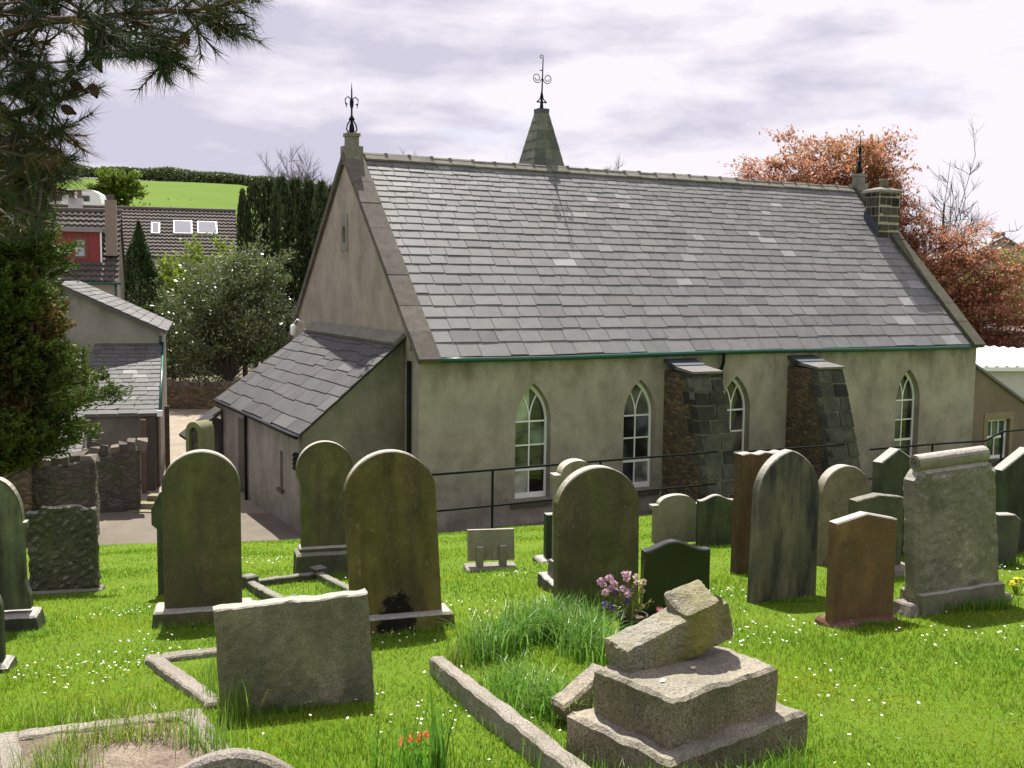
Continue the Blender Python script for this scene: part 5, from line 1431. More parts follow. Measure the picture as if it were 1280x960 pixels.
# ------------------------------------------------------------------ grass
m_grass = M_leaf('grass_blade', (.142, .252, .016), (.192, .305, .022), trans=.5, rough=.5, spec=.25, scale=.7)
def blades(X, Y, Z, h, wd, lean):
    n = len(X); a = rng.uniform(0, 2 * PI, n); d = np.stack([np.cos(a), np.sin(a), np.zeros(n)], 1)
    la = rng.uniform(0, 2 * PI, n); l = np.stack([np.cos(la), np.sin(la), np.zeros(n)], 1) * (lean * rng.uniform(.2, 1.2, n))[:, None]
    p = np.stack([X, Y, Z], 1); up = np.stack([np.zeros(n), np.zeros(n), h], 1)
    return np.stack([p - d * wd[:, None] * .5, p + d * wd[:, None] * .5, p + l + up], 1).reshape(-1, 3)
def in_lawn(X, Y):
    s = -SN * X + CN * Y; t = CN * X + SN * Y
    es = np.interp(t, [-14, 0, 3, 8, 60], [22.1, 22.1, 21.9, 20.45, 20.45])
    return s < es - .03
N = 380000
Y = np.exp(rng.uniform(math.log(3.3), math.log(33), N)); X = rng.uniform(-1, 1, N) * (.58 * Y + 1.2)
ok = in_lawn(X, Y); quad = np.array([tuple(p)[:2] for p in gC]); cq = quad.mean(0)
def inquad(X, Y, q):
    c = np.ones(len(X), bool); sg = np.sign((q[1][0] - q[0][0]) * (cq[1] - q[0][1]) - (q[1][1] - q[0][1]) * (cq[0] - q[0][0]))
    for i in range(4):
        a, b = q[i], q[(i + 1) % 4]; c &= sg * ((b[0] - a[0]) * (Y - a[1]) - (b[1] - a[1]) * (X - a[0])) > 0
    return c
ok &= ~inquad(X, Y, quad)
X, Y = X[ok], Y[ok]
s_, t_ = -SN * X + CN * Y, CN * X + SN * Y; Z = Gst(s_, t_)
patch = np.sin(X * 2.1 + np.sin(Y * 1.3)) * np.sin(Y * 1.9 - X) 
h = (.030 + .012 * patch) * rng.uniform(.6, 1.5, len(X)); wd = .0032 + .00075 * Y
v_ = blades(X, Y, Z - .004, h, wd, .03 * np.ones(len(X)))
tn = tints(len(X), .7, 1.3, .06); yel = rng.random(len(X)) < .06; tn[yel] *= np.array([1.7, 1.1, 1.3])
q1 = np.sin(X * 1.7 + 2 * np.sin(Y * .9)) + np.sin(Y * 2.3 + X * .8 + 1.5 * np.sin(X * 3.1)) + .6 * np.sin(X * 5.3 + Y * 4.1)
tn *= (1 + .10 * np.clip(q1, -1.5, 1.5))[:, None] * np.stack([1 + .09 * q1, np.ones(len(X)), 1 + 0 * q1], 1)
g = np_mesh('grass', v_, 3, m_grass, tn); tag(g, 'short sunlit green grass covering the churchyard', 'grass', kind='stuff')

def strips(base, h, wd, seg=4, curl=.5, direction=None):
    """curved blades: (n*seg) quads"""
    n = len(base); a = rng.uniform(0, 2 * PI, n); d = np.stack([np.cos(a), np.sin(a), np.zeros(n)], 1)
    if direction is not None: d = unit(d * .8 + np.asarray(direction))
    s = np.cross(d, [0, 0, 1.0]); s = unit(s + rng.normal(0, .3, (n, 3)) * [1, 1, 0])
    c = rng.uniform(.15, 1, n) * curl
    P = []
    for k in range(seg + 1):
        f = k / seg; z = h * f * (1 - .45 * c * f * f); r = h * c * f * f * .9
        q = base + d * r[:, None] + np.stack([np.zeros(n), np.zeros(n), z], 1)
        w_ = (wd * (1 - f ** 1.6) + .0006)[:, None] * .5
        P.append((q - s * w_, q + s * w_))
    out = []
    for k in range(seg): out.append(np.stack([P[k][0], P[k][1], P[k + 1][1], P[k + 1][0]], 1))
    return np.stack(out, 1).reshape(-1, 3)
LG = []; LT = []
def tuft(path, n, h, spread, wd=.007, curl=.6, col=(1, 1, 1), pale=.12):
    """path: list of picture points on the ground; blades scattered along it"""
    gp = np.array([tuple(gnd(*p)) for p in path]); m = len(gp) - 1
    k = rng.uniform(0, max(m, 1e-6), n); i = np.minimum(k.astype(int), max(m - 1, 0)); f = (k - i)[:, None]
    b = gp[i] * (1 - f) + gp[np.minimum(i + 1, m)] * f if m > 0 else np.repeat(gp, n, 0)
    b = b + rng.normal(0, spread, (n, 3)) * [1, 1, 0]
    s2, t2 = -SN * b[:, 0] + CN * b[:, 1], CN * b[:, 0] + SN * b[:, 1]; b[:, 2] = Gst(s2, t2) - .01
    hh = h * rng.uniform(.45, 1.25, n)
    LG.append(strips(b, hh, wd * rng.uniform(.7, 1.3, n), 4, curl))
    tt = tints(n, .75, 1.25, .06) * np.array(col); pl = rng.random(n) < pale; tt[pl] = tt[pl] * np.array([1.9, 1.45, 3.0])
    LT.append(np.repeat(tt, 4, 0))
tuft([(600, 830), (660, 800), (720, 800), (745, 830)], 1800, .36, .10, .009, .9, (.85, .95, 1.1), .25)
tuft([(620, 860), (680, 890), (720, 900)], 800, .26, .09, .008, .9, (.9, 1, 1), .2)
tuft([(570, 835), (600, 815)], 220, .2, .06, .006, .6, (1.1, .85, .9), .3)
tuft([(660, 790), (720, 765), (760, 765)], 350, .26, .09, .008, .6)
tuft([(552, 848), (610, 895), (700, 965)], 700, .16, .06, .005, .6)
tuft([(262, 862), (284, 890), (300, 905)], 260, .28, .05, .005, .4, (1.05, 1, 1))
tuft([(290, 892), (380, 890), (470, 865)], 420, .09, .03, .005, .6)
tuft([(30, 915), (130, 905), (240, 905)], 380, .20, .05, .005, .6, (1.1, .95, .9), .3)
tuft([(70, 950), (140, 930), (220, 925)], 480, .21, .08, .005, .8, (1.15, .95, .9), .35)
tuft([(40, 990), (90, 970)], 300, .22, .08, .005, .6, (1, .95, .9), .2)
tuft([(235, 935), (270, 945), (290, 960)], 220, .26, .05, .005, .4)
tuft([(770, 1000), (830, 1012), (900, 1005), (960, 985), (1010, 960)], 620, .17, .05, .006, .6)
tuft([(720, 985), (760, 1000)], 200, .16, .05, .006, .6)
tuft([(545, 960), (548, 985)], 30, .42, .03, .016, .25, (.8, .95, 1.2), .05)
tuft([(485, 965), (540, 975)], 70, .30, .06, .010, .5, (.85, 1, 1.1), .1)
tuft([(330, 830), (250, 850)], 160, .13, .10, .005, .5, (1.1, 1, .9), .2)
tuft([(380, 755), (430, 745), (400, 735)], 260, .14, .10, .006, .5)
for p0, p1, n_, hgt in (((195, 788), (310, 778), 160, .08), ((465, 800), (575, 785), 160, .08), ((40, 748), (125, 746), 90, .08), ((366, 722), (440, 722), 90, .09), ((700, 760), (800, 762), 160, .12),
                        ((803, 795), (886, 795), 120, .09), ((944, 752), (1022, 752), 120, .07), ((1040, 782), (1118, 782), 130, .07), ((1135, 768), (1265, 760), 260, .13), ((920, 718), (976, 718), 80, .08),
                        ((1027, 706), (1088, 706), 80, .08), ((0, 796), (60, 796), 80, .08), ((585, 716), (643, 714), 60, .07), ((812, 686), (917, 684), 100, .08), ((1236, 712), (1280, 705), 90, .10)):
    tuft([p0, p1], int(n_ * 2.0), hgt, .035, .006, .6)
# sparse taller blades all over the foreground
N = 1500; Y = np.exp(rng.uniform(math.log(3.6), math.log(10), N)); X = rng.uniform(-1, 1, N) * (.55 * Y + .6); s2, t2 = -SN * X + CN * Y, CN * X + SN * Y
LG.append(strips(np.stack([X, Y, Gst(s2, t2)], 1), .085 * rng.uniform(.5, 1.3, N), .004 * np.ones(N), 4, .6)); LT.append(np.repeat(tints(N, .7, 1.2), 4, 0))
g = np_mesh('long_grass', np.concatenate(LG), 4, M_leaf('long_blade', (.11, .23, .02), (.15, .27, .03), trans=.45, rough=.35, spec=.4), np.concatenate(LT))
tag(g, 'long uncut grass in tufts round the kerbs and stone bases', 'grass', kind='stuff')

# daisies
def daisies():
    cl = np.array([tuple(gnd(*p))[:2] for p in ((120, 850), (160, 830), (90, 845), (200, 800), (150, 770), (470, 800), (620, 770), (560, 760), (700, 690), (340, 700), (330, 705), (250, 700), (900, 745), (860, 770), (1000, 790), (1260, 740), (1200, 800), (420, 880), (560, 900), (960, 800), (1050, 860), (360, 860), (20, 850), (650, 720), (1240, 720))])
    n = 620; c = cl[rng.integers(0, len(cl), n)] + rng.normal(0, .26, (n, 2))
    m = 140; Y = np.exp(rng.uniform(math.log(4.5), math.log(20), m)); X = rng.uniform(-1, 1, m) * .55 * Y
    X = np.concatenate([c[:, 0], X]); Y = np.concatenate([c[:, 1], Y]); k = in_lawn(X, Y); X, Y = X[k], Y[k]
    Z = Gst(-SN * X + CN * Y, CN * X + SN * Y) + rng.uniform(.035, .06, len(X)); n = len(X)
    r = rng.uniform(.0055, .0105, n) ; tilt = rng.normal(0, .28, (n, 2)); P = np.stack([X, Y, Z], 1)
    ring = []
    for q in range(8):
        a = 2 * PI * q / 8; dx, dy = np.cos(a) * r, np.sin(a) * r; ring.append(P + np.stack([dx, dy, dx * tilt[:, 0] + dy * tilt[:, 1]], 1))
    v8 = np.stack(ring, 1).reshape(-1, 3)
    return v8, n
v8, n = daisies(); g = np_mesh('daisies', v8, 8, M_leaf('daisy_petal', (.72, .70, .66), (.78, .76, .74), trans=.25), tints(n, .9, 1.1, .02)); tag(g, 'white daisies scattered through the lawn', 'daisies', kind='stuff')

# ------------------------------------------------------------------ trees
m_twig = M_stone('twig_bark', (.12, .10, .085), (.075, .065, .055), grain=12)
m_tan_twig = M_stone('pale_twig', (.10, .085, .08), (.07, .06, .055), grain=12)
def limb(mb, p, q, r0, r1, sag=.15, n=7, seed=0):
    p, q = Vector(p), Vector(q); pts = []; rs = []
    L = (q - p).length
    for i in range(n + 1):
        f = i / n; c = p.lerp(q, f) + Vector((0, 0, 1)) * (L * sag * math.sin(PI * f)) + mnoise.noise_vector(Vector((f * 3 + seed, seed * 1.3, 2))) * L * .07 * math.sin(PI * min(1, f * 1.2))
        pts.append(c); rs.append(r0 + (r1 - r0) * f)
    mb.tube(pts, rs, 6 if r0 > .04 else 4, cap=False); return pts
def broad_tree(name, label, cat, base, height, lobes, n_limb, leafmat, leaf_n, leaf_size, twig_n=7, trunk_r=.25, twig_len=1.0, flat=0.0, bark=None, group=None, seed=0, droop=0.0, fork=.3, leaf_w=.5, parts=True, tint=(.7, 1.3, .08), spread=.28, sag=.12):
    """lobes: (cx, cy, cz, rx, ry, rz) relative to base, crown volume"""
    global rng
    rs = random.Random(seed); rng = np.random.default_rng(seed + 100)
    T = thing(name, label, cat, base, group=group)
    mb = MB(); top = Vector((rs.uniform(-.2, .2), 0, height * .75))
    tr = limb(mb, (0, 0, -.3), top, trunk_r, trunk_r * .25, 0, 8, seed)
    cen = []; axs = []
    vol = [l[3] * l[4] * l[5] for l in lobes]
    for i in range(n_limb):
        l = rs.choices(lobes, vol)[0]
        while True:
            d = Vector((rs.uniform(-1, 1), rs.uniform(-1, 1), rs.uniform(-1, 1)))
            if .45 < d.length < 1: break
        tip = Vector((l[0] + d.x * l[3], l[1] + d.y * l[4], l[2] + d.z * l[5]))
        f = max(fork, min(.95, (tip.z / height) * .62 + rs.uniform(-.1, .05)))
        st_ = tr[int(f * 8)] if f < 1 else tr[-1]
        r0 = trunk_r * .30 * (1.1 - f)
        pts = limb(mb, st_, tip, max(.02, r0), .012, sag, 7, seed + i)
        dirn = (tip - st_).normalized()
        for k in range(twig_n):
            a = pts[rs.randint(4, 7)]; dv = (dirn * .7 + Vector((rs.uniform(-1, 1), rs.uniform(-1, 1), rs.uniform(-.6, .7) - droop))).normalized()
            if flat: dv.z *= (1 - flat * .7)
            L = twig_len * rs.uniform(.5, 1.2); e = a + dv * L
            mid = a.lerp(e, .5) + Vector((rs.uniform(-.06, .06) * L, rs.uniform(-.06, .06) * L, .05 * L))
            mb.tube([a, mid, e], [.012, .008, .004] if leafmat else [.018, .012, .007], 3, cap=False)
            if leafmat:
                for q in range(leaf_n):
                    u = rs.uniform(.15, 1.05); c = a.lerp(e, u) + Vector((rs.gauss(0, spread), rs.gauss(0, spread), rs.gauss(0, spread * (1 - flat * .7)))) * twig_len * .5
                    cen.append(tuple(c)); axs.append((dv.x, dv.y, dv.z - droop * .8))
            else:
                for q in range(leaf_n):
                    u = rs.uniform(.2, 1); c = a.lerp(e, u); d2 = (dv + Vector((rs.uniform(-.8, .8), rs.uniform(-.8, .8), rs.uniform(-.3, .7)))).normalized()
                    mb.tube([c, c + d2 * L * .25, c + d2 * L * .5 + Vector((0, 0, .04 * L))], [.010, .008, .005], 3, cap=False)
    mb.build('trunk', bark or m_twig, T, smooth=True)
    if leafmat:
        cen = np.array(cen); n = len(cen)
        np_mesh('crown', leaves(cen, np.array(axs), leaf_size, leaf_size * leaf_w, .55, flat), 4, leafmat, tints(n, *tint), T)
    return T

zb = ZB
m_copper = M_leaf('copper_leaf', (0.4197, 0.1847, 0.1175), (0.3693, 0.193, 0.0924), trans=.42, rough=.5, spec=.2, scale=.35)
p = atY(1085, 350, 46)
broad_tree('copper_beech', 'large copper beech in orange brown spring leaf behind the chapel chimney', 'tree', (p.x, 46, zb), 12.6,
           [(-2.0, 0, 10.3, 3.8, 3.5, 2.0), (-.2, 0, 8.9, 3.2, 2.6, 1.5), (-3.6, 0, 9.1, 2.2, 2.4, .8), (3.4, -.5, 6.6, 2.8, 2.6, 2.0), (4.6, -1, 4.2, 2.6, 2, 1.8)], 225, m_copper, 34, .19, 12, .22, 1.3, flat=.75, seed=1, leaf_w=.45, spread=.30, droop=.08)
p = atY(1172, 330, 52)
broad_tree('bare_tree', 'slender bare tree standing right of the copper beech', 'tree', (p.x, 52, zb), 13.2, [(0, 0, 10.2, 1.9, 1.6, 3.3), (1.0, 0, 8.0, 2.2, 1.8, 2.2)], 26, None, 7, 0, 6, .17, 1.2, bark=m_tan_twig, seed=2, fork=.45, sag=.05)
p = atY(775, 230, 72)
broad_tree('bare_tree', 'round bare tree top just showing over the middle of the chapel ridge', 'tree', (p.x, 72, zb), 13.9, [(0, 0, 11.6, 1.5, 1.5, 2.0)], 22, None, 7, 0, 6, .2, 1.1, bark=m_tan_twig, seed=3)
p = atY(512, 230, 80)
broad_tree('bare_tree', 'small bare treetop just showing over the left of the chapel ridge', 'tree', (p.x, 80, zb), 14.6, [(0, 0, 13.0, 1.7, 1.6, 1.3)], 22, None, 7, 0, 6, .2, 1.0, bark=m_tan_twig, seed=4)
p = atY(372, 260, 105); zz = float(terr(p.x, 105))
broad_tree('bare_tree', 'dome shaped bare tree on the hill behind the dark yews', 'tree', (p.x, 105, zz), 13.0 - (zz + 1.5), [(-1, 0, 7.8 - zz * .6, 3.4, 2.5, 3.4), (2.2, 0, 6.6 - zz * .6, 3.0, 2.5, 2.6)], 70, None, 11, 0, 8, .25, 1.6, bark=m_tan_twig, seed=5)
m_spring = M_leaf('spring_leaf', (.145, .195, .022), (.095, .15, .018), trans=.45, scale=.4)
p = atY(145, 263, 160); zz = float(terr(p.x, 160))
broad_tree('field_tree', 'round yellow green tree standing alone in the sloping field', 'tree', (p.x, 160, zz - .3), 7.6, [(.0, 0, 4.0, 3.9, 3.2, 2.9), (-.8, 0, 5.2, 2.4, 2.2, 1.6), (.9, 0, 2.8, 3.0, 2.2, 1.6)], 80, m_spring, 20, .45, 9, .22, 1.1, seed=6)
m_lime = M_leaf('lime_leaf', (.20, .28, .025), (.14, .21, .022), trans=.45, scale=.8)
for i, (x, y, Yd, r) in enumerate(((222, 345, 58, 1.7), (262, 340, 59, 1.9), (212, 372, 57, 1.2), (305, 350, 60, 1.5))):
    p = atY(x, y, Yd)
    broad_tree('shrub', ['tall lime green shrub right of the small dark conifer', 'broad lime green shrub below the roof windows', 'low lime green shrub at the foot of the small dark conifer', 'lime green shrub in front of the yews'][i], 'shrub', (p.x, Yd, zb), p.z - zb + r, [(0, 0, p.z - zb - .4, r, r, r * 1.25)], 30, m_lime, 18, .19, 8, .07, .85, seed=20 + i, group='lime green shrubs behind the lane')
m_gloss = M_leaf('glossy_leaf', (.095, .14, .04), (.15, .185, .065), trans=.25, rough=.25, spec=.9, scale=.9)
p = atY(286, 420, 50.5)
bt = broad_tree('glossy_shrub', 'big grey green glossy bush speckled with painted white leaf glints left of the chapel', 'shrub', (p.x, 51.0, zb), 8.0, [(0, 0, 4.2, 3.2, 2.4, 3.0), (1.0, 0, 5.6, 2.0, 1.8, 1.9), (-1.7, 0, 3.2, 2.0, 1.8, 2.0)], 110, m_gloss, 26, .19, 9, .12, 1.0, seed=31, leaf_w=.42)
rng = np.random.default_rng(55)
d = unit(rng.normal(0, 1, (900, 3))) * rng.uniform(.55, 1.02, (900, 1)) ** .5
cen = np.concatenate([d[:500] * [3.2, 2.4, 3.0] + [0, 0, 4.2], d[500:700] * [2.0, 1.8, 1.9] + [1.0, 0, 5.6], d[700:] * [2.0, 1.8, 2.0] + [-1.7, 0, 3.2]])
np_mesh('leaf_glints', leaves(cen, rng.normal(0, 1, cen.shape), .075, .055, .3), 4, M_leaf('glint_white', (.75, .73, .70), (.68, .62, .60), trans=.3), tints(len(cen), .8, 1.1, .03), bt)  # white flecks painted as sky glints on the glossy leaves

def leaf_mass(name, label, cat, base, gen, n, size, mat, axis=(0, 0, 1), jit=.8, leaf_w=.5, trunk=None, group=None, tint=(.65, 1.3, .08), seed=0, flat=0.0):
    global rng
    rng = np.random.default_rng(seed + 300)
    T = thing(name, label, cat, base, group=group)
    c = gen(n); ax = np.repeat(np.array([axis], float), len(c), 0) if not callable(axis) else axis(c)
    np_mesh('foliage', leaves(c, ax, size, size * leaf_w, jit, flat), 4, mat, tints(len(c), *tint), T)
    if trunk:
        mb = MB(); mb.tube([(0, 0, -.2), (0, 0, trunk[1])], [trunk[0], trunk[0] * .3], 7); mb.build('trunk', m_bark, T)
    return T
m_yew = M_leaf('yew_leaf', (.04, .065, .022), (.06, .09, .028), trans=.25, scale=1.2)
for i, (x, yt) in enumerate(((303, 238), (318, 229), (336, 224), (352, 222), (369, 224), (386, 226), (402, 228), (418, 232))):
    Yd = 55 + (i % 3) * .5; p = atY(x, yt, Yd); hgt = p.z - zb; r = .60 if i else .30
    def gen(n, hgt=hgt, r=r, i=i):
        z = rng.uniform(.1, 1, n) ** .8; a = rng.uniform(0, 2 * PI, n); sp_ = 5 + i % 3
        rr_ = r * np.minimum(1, (1.03 - z) * 6.5) ** .7 * np.sqrt(rng.uniform(.35, 1, n)) * (.85 + .25 * np.sin(a * sp_ + i) + .12 * np.sin(z * 30 + a * 3))
        return np.stack([np.cos(a) * rr_, np.sin(a) * rr_, z * hgt], 1)
    leaf_mass('yew', ['slim dark yew spire at the left end of the yew row', 'second dark upright yew from the left of the row', 'third dark upright yew from the left of the row', 'dark upright yew in the middle of the row, tallest', 'dark upright yew just right of the tallest', 'third dark upright yew from the chapel gable', 'dark upright yew second from the chapel gable', 'dark upright yew hard against the chapel gable'][i], 'tree', (p.x, Yd, zb), gen, 4200, .30, m_yew, (0, 0, 1), .35, .28, (.12, hgt * .7), 'row of upright yews', seed=i)
p = atY(173, 278, 56); hc = p.z - zb
def gen(n):
    z = rng.uniform(.1, 1, n) ** .7; a = rng.uniform(0, 2 * PI, n); r = 1.55 * np.minimum(1, (1 - z) * 2.2) * np.sqrt(rng.uniform(.3, 1, n)) * (.9 + .15 * np.sin(a * 5 + z * 12)); return np.stack([np.cos(a) * r, np.sin(a) * r, z * hc], 1)
leaf_mass('conifer', 'small dark conical conifer beside the dormer house', 'tree', (p.x, 56, zb), gen, 9000, .24, M_leaf('dark_conifer', (.035, .07, .02), (.055, .09, .025), trans=.25), (0, 0, 1), .6, .4, (.12, hc * .7), seed=50)
# clipped hedge
p = atY(160, 430, 53.5); p2 = atY(215, 430, 53.5); ht = atY(200, 386, 53.5).z - zb
def gen(n):
    f = rng.integers(0, 3, n); L = p2.x + 2.5 - p.x; x = rng.uniform(0, L, n); y = np.where(f == 0, rng.normal(0, .08, n), rng.uniform(0, 1.4, n)); z = np.where(f == 1, ht + rng.normal(0, .06, n), rng.uniform(0, ht, n)); return np.stack([x, y, z], 1)
leaf_mass('clipped_hedge', 'clipped dark green hedge above the lane beyond the outbuilding', 'hedge', (p.x, 53.5, zb), gen, 12000, .14, M_leaf('hedge_leaf', (.05, .085, .018), (.08, .12, .025), trans=.25), (0, -.3, 1), .9, .55, None, seed=51)
# field hedge along the crest
def gen(n):
    x = rng.uniform(-150, -40, n); y = 262 + rng.normal(0, 1.2, n); z = np.array([terr(a, 262.0) for a in x]) + rng.uniform(0, 1, n) ** .8 * (2.7 + .3 * np.sin(x * .21) + .2 * np.sin(x * .53 + 1)); return np.stack([x + 95, y - 262, z - 20], 1)
leaf_mass('field_hedge', 'dark field hedge running along the skyline of the hill', 'hedge', (-95, 262, 20), gen, 42000, .6, M_leaf('far_hedge', (.085, .115, .045), (.15, .175, .08), trans=.25, scale=.1), (0, 0, 1), .9, .6, None, seed=52)
def gen(n):
    x = rng.normal(0, 2.6, n); y = rng.normal(0, .8, n); z = np.abs(rng.normal(0, .7, n)); return np.stack([x, y, z], 1)
p = atY(100, 262, 100); 
leaf_mass('scrub', 'straggling olive scrub below the caravan behind the cottage roof', 'shrub', (p.x + 2, 100, p.z - 1), gen, 1500, .35, m_spring, (0, 0, 1), .8, .5, None, seed=53)
# greenery at the right edge
m_mid = M_leaf('mid_leaf', (.12, .20, .03), (.17, .22, .05), trans=.45, scale=.7)
for i, (x, y, Yd, r, h_) in enumerate(((1262, 352, 60, 2.2, 1.2), (1285, 365, 50, 2.2, 2.0), (1235, 395, 49, 1.8, 1.4), (1275, 425, 48, 1.8, 1.2), (1215, 385, 56, 1.8, 1.6))):
    p = atY(x, y, Yd)
    broad_tree('shrub', ['green shrub in front of the distant gabled house', 'loose green shrub leaving the right edge of the photo', 'green shrub under the copper beech', 'bright green shrub beside the stone hut', 'green shrub half covered by the copper beech'][i], 'shrub', (p.x, Yd, zb), p.z - zb + h_, [(0, 0, max(.8, p.z - zb), r, r, h_)], 30, m_mid, 18, .20, 7, .09, .9, seed=60 + i, group='green shrubs at the right edge')

# ------------------------------------------------------------------ cypress on the left
m_cyp = M_leaf('cypress_spray', (0.044, 0.076, 0.0112), (0.084, 0.112, 0.0176), trans=.3, rough=.6, scale=1.1)
m_cypb = M_leaf('browned_spray', (.15, .085, .03), (.11, .085, .03), trans=.3, rough=.7, scale=1.1)
rng = np.random.default_rng(71)
cb = atY(-36, 560, 14.2); cb = Vector((cb.x, 14.2, G(cb.x, 14.2)))
T = thing('cypress', 'bushy cypress with browned patches filling the left edge', 'tree', cb)
hb = atY(0, 588, 14.2).z - cb.z; hcy = atY(0, 110, 14.2).z - cb.z
mb = MB(); mb.tube([(0, 0, -.2), (0, 0, hcy * .5), (.05, 0, hcy * .92)], [.2, .13, .03], 8)
n = 3300; z = hb + (hcy - hb) * rng.uniform(0, 1, n) ** .9; a = rng.uniform(0, 2 * PI, n)
prof = np.interp((z - hb) / (hcy - hb), [0, .06, .14, .3, .5, .68, .85, 1], [.95, 1.38, 1.46, 1.44, 1.24, 1.08, .85, .15])
lump = .84 + .16 * np.sin(a * 4 + z * 2.6) + .10 * np.sin(z * 7.3 + a * 2) + rng.normal(0, .035, n)
rr_ = prof * lump * np.sqrt(rng.uniform(.4, 1, n)); root = np.stack([np.cos(a) * rr_, np.sin(a) * rr_, z], 1)
out = unit(np.stack([np.cos(a), np.sin(a), .55 + .3 * rng.normal(0, 1, n)], 1))
for k in range(0, n, 5): mb.tube([(0, 0, z[k] - .5), tuple(root[k] * [.5, .5, 1] + [0, 0, -.2]), tuple(root[k])], [.022, .014, .005], 4, cap=False)
mb.build('trunk', m_bark, T)
m = 50; rep = np.repeat(np.arange(n), m); u = rng.uniform(0, 1, n * m)
side = unit(np.cross(out, rng.normal(0, 1, (n, 3))))
ofs = out[rep] * (u * .24)[:, None] + side[rep] * (rng.normal(0, .075, n * m) * (1.1 - u * .7))[:, None] + rng.normal(0, .016, (n * m, 3))
c = root[rep] + ofs; ax = unit(out[rep] + side[rep] * np.sign((ofs * side[rep]).sum(1))[:, None] * .6)
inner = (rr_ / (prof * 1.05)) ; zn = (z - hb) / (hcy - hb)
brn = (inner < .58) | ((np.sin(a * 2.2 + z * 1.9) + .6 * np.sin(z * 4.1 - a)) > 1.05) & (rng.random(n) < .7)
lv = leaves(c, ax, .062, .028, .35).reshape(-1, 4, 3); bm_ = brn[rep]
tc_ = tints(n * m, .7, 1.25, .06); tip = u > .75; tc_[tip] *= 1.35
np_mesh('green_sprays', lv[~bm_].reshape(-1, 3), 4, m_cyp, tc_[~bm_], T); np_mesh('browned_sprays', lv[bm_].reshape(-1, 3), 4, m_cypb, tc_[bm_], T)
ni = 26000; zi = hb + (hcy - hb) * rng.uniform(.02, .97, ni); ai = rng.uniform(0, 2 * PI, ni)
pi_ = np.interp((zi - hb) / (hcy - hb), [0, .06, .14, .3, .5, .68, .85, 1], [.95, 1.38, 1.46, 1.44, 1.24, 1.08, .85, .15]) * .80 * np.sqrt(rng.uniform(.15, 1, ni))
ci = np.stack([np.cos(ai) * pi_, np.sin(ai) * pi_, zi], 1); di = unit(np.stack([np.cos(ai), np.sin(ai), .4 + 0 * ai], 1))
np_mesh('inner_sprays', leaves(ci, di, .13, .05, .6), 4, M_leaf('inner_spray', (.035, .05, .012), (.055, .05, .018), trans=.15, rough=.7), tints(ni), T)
# one low branch reaching right
mb = MB(); b0 = atY(60, 500, 13.6) - cb; b1 = atY(150, 490, 13.4) - cb; pts = limb(mb, b0, b1, .02, .006, .02, 6, 5); mb.build('low_branch', m_bark, T)
nn = 1100; f = rng.uniform(.1, 1.05, nn); pc = np.array([tuple(b0.lerp(b1, float(q))) for q in f]) + rng.normal(0, .07, (nn, 3)) * np.array([1, 1, .9])
np_mesh('low_branch_sprays', leaves(pc, np.repeat([[.8, -.1, .35]], nn, 0), .08, .018, .5), 4, m_cyp, tints(nn), T)

# ------------------------------------------------------------------ pine reaching in from the upper left
m_needle = M_leaf('pine_needle', (.030, .052, .030), (.055, .075, .030), trans=.15, rough=.6, spec=.12, scale=2.0)
m_needleb = M_leaf('old_needle', (.12, .08, .03), (.10, .09, .03), trans=.2, scale=2.0)
m_pbark = M_stone('pine_bark', (.11, .075, .055), (.06, .045, .035), grain=20, bump=.9)
rng = np.random.default_rng(81); rs = random.Random(81)
PY = 5.0
pb = Vector((-4.2, PY + .6, G(-4.2, PY + .6)))
T = thing('pine_tree', 'pine with long needles and cones reaching in at the upper left', 'tree', pb)
mb = MB(); mb.tube([(0, 0, -.2), (.1, 0, 2.2), (.05, .1, 4.6), (.1, .1, 6.5)], [.17, .14, .10, .03], 10)
def pp3(x, y, Yd): return atY(x, y, Yd) - pb
mains = [
    ([(-60, 60), (60, 30), (160, 18), (250, 12), (330, -4)], 5.0, .020),
    ([(-60, 30), (80, 0), (200, -14), (300, -16)], 5.2, .020),
    ([(-50, 120), (40, 112), (85, 98), (112, 66), (128, 40)], 4.9, .016),
    ([(60, 20), (110, 20), (140, 45), (172, 72)], 4.8, .010),
    ([(-50, 90), (10, 60), (40, 20), (60, -20)], 5.1, .014),
    ([(-40, 150), (20, 140), (70, 130), (96, 110)], 5.0, .012),
    ([(-40, 200), (20, 170), (60, 165), (88, 158)], 5.1, .012),
    ([(-40, 215), (0, 200), (40, 200), (66, 205)], 5.2, .012),
    ([(-50, 40), (0, 50), (30, 80), (36, 108)], 4.9, .010),
    ([(-50, 260), (0, 235), (40, 225), (60, 235)], 5.3, .012),
    ([(150, 18), (180, 30), (200, 62), (215, 72)], 4.95, .009),
    ([(230, 12), (262, 24), (284, 34)], 5.0, .008),
    ([(120, 25), (150, 38), (230, 52)], 5.15, .009),
    ([(-50, 10), (30, -10), (110, -20)], 5.0, .014),
]
shoots = []
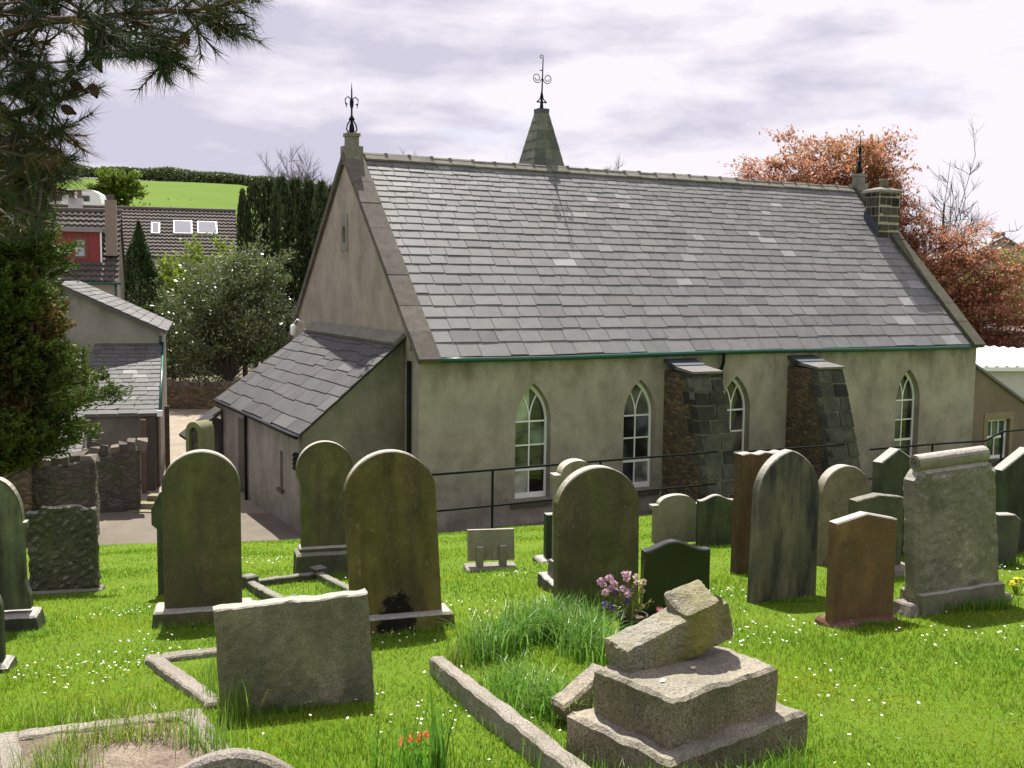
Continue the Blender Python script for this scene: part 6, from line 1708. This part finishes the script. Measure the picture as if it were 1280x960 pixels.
for pts, Yd, r in mains:
    P3 = [pp3(x, y, Yd + .12 * math.sin(i * 2 + x)) for i, (x, y) in enumerate(pts)]
    fine = []
    for i in range(len(P3) - 1):
        for q in range(4): fine.append(P3[i].lerp(P3[i + 1], q / 4) + mnoise.noise_vector(Vector((i + q / 4, Yd, r * 90))) * .02)
    fine.append(P3[-1]); mb.tube(fine, list(np.linspace(r, .005, len(fine))), 6)
    shoots.append((fine[-1], (fine[-1] - fine[-3]).normalized(), .16))
    for q in range(len(fine) * 2):
        k = rs.randint(2, len(fine) - 2); d = (fine[k + 1] - fine[k]).normalized()
        dv = (d * .8 + Vector((rs.uniform(-.7, .7), rs.uniform(-.9, .9), rs.uniform(-.75, .55)))).normalized(); L = rs.uniform(.08, .24)
        e = fine[k] + dv * L; mb.tube([fine[k], fine[k].lerp(e, .5) + Vector((0, 0, -.008)), e], [.006, .0045, .003], 4, cap=False); shoots.append((e, dv, rs.uniform(.08, .15)))
# extra mass at the far left and along the top
for q in range(190):
    if q < 120: x, y = rs.uniform(-30, 75) , rs.uniform(-30, 300)
    else: x, y = rs.uniform(-20, 275), rs.uniform(-35, 26)
    if q < 120 and x > 95 - y * .12: continue
    if q < 120 and 20 < y < 75 and 15 < x < 45: continue
    e = pp3(x, y, 5.0 + rs.uniform(-.25, .7)); dv = Vector((rs.uniform(-.2, 1), rs.uniform(-.8, .5), rs.uniform(-.7, .5))).normalized()
    mb.tube([e - dv * rs.uniform(.2, .4), e - dv * .1, e], [.008, .005, .003], 4, cap=False); shoots.append((e, dv, rs.uniform(.08, .16)))
mb.build('trunk', m_pbark, T)
ND = []; ot = []
for e, d, L in shoots:
    m = 56; f = rng.uniform(-.2, 1.0, m) ; d_ = np.array(d); base = np.array(e) - d_ * (L * (1 - f))[:, None]
    nv = unit(rng.normal(0, 1, (m, 3))); nv = unit(nv - d_ * (nv @ d_)[:, None]); dirs = unit(nv * rng.uniform(.35, .95, m)[:, None] + d_ * .75 + np.array([0, 0, -.06]))
    ln = rng.uniform(.06, .11, m)[:, None]; tipp = base + dirs * ln + np.array([0, 0, -.006]); sd = unit(np.cross(dirs, rng.normal(0, 1, (m, 3)))) * .0018
    ND.append(np.stack([base - sd, base + sd, tipp], 1)); ot.append(np.full(m, rng.random() < (.30 if e.x < 1.2 + 3 and (e + pb).z < .7 and (e + pb).x < -1.95 else .05)))
ND = np.concatenate(ND); ot = np.concatenate(ot)
np_mesh('needles', ND[~ot].reshape(-1, 3), 3, m_needle, tints((~ot).sum(), .7, 1.5, .06), T)
np_mesh('old_needles', ND[ot].reshape(-1, 3), 3, m_needleb, tints(ot.sum(), .7, 1.4, .06), T)
m_cone = M_stone('pine_cone', (.10, .055, .04), (.06, .035, .03), grain=40)
for (x, y, Yd) in ((122, 80, 4.85), (112, 44, 4.85), (118, 114, 4.85), (97, 108, 4.9), (86, 138, 4.95), (50, 30, 4.9), (232, 50, 5.0), (60, 205, 5.0), (110, 35, 4.9)):
    c = pp3(x, y, Yd); mb = MB(); ax = Vector((rs.uniform(.1, .6), rs.uniform(-.5, .2), rs.uniform(-.8, -.2))).normalized(); s1 = ax.cross(Vector((.2, 1, .1))).normalized(); s2 = ax.cross(s1)
    for k in range(9):
        f = k / 8; r = .026 * math.sin(PI * min(.97, f * .8 + .18)); cc = c + ax * (.065 * (f - .5))
        for q in range(8):
            a = 2 * PI * (q + .5 * (k % 2)) / 8; d = s1 * math.cos(a) + s2 * math.sin(a); t_ = d.cross(ax)
            mb.add([cc - t_ * .003, cc + d * r * .7 - t_ * .008 + ax * .004, cc + d * r * 1.05 - ax * .004, cc + d * r * .7 + t_ * .008 + ax * .004], [(0, 1, 2, 3)])
            mb.add([cc + d * r * .7 - t_ * .008 + ax * .004, cc + d * r * 1.05 - ax * .004, cc + d * r * .7 + t_ * .008 + ax * .004, cc + d * r * .4 + ax * .012], [(0, 1, 2, 3)])
    mb.build('cone', m_cone, T)
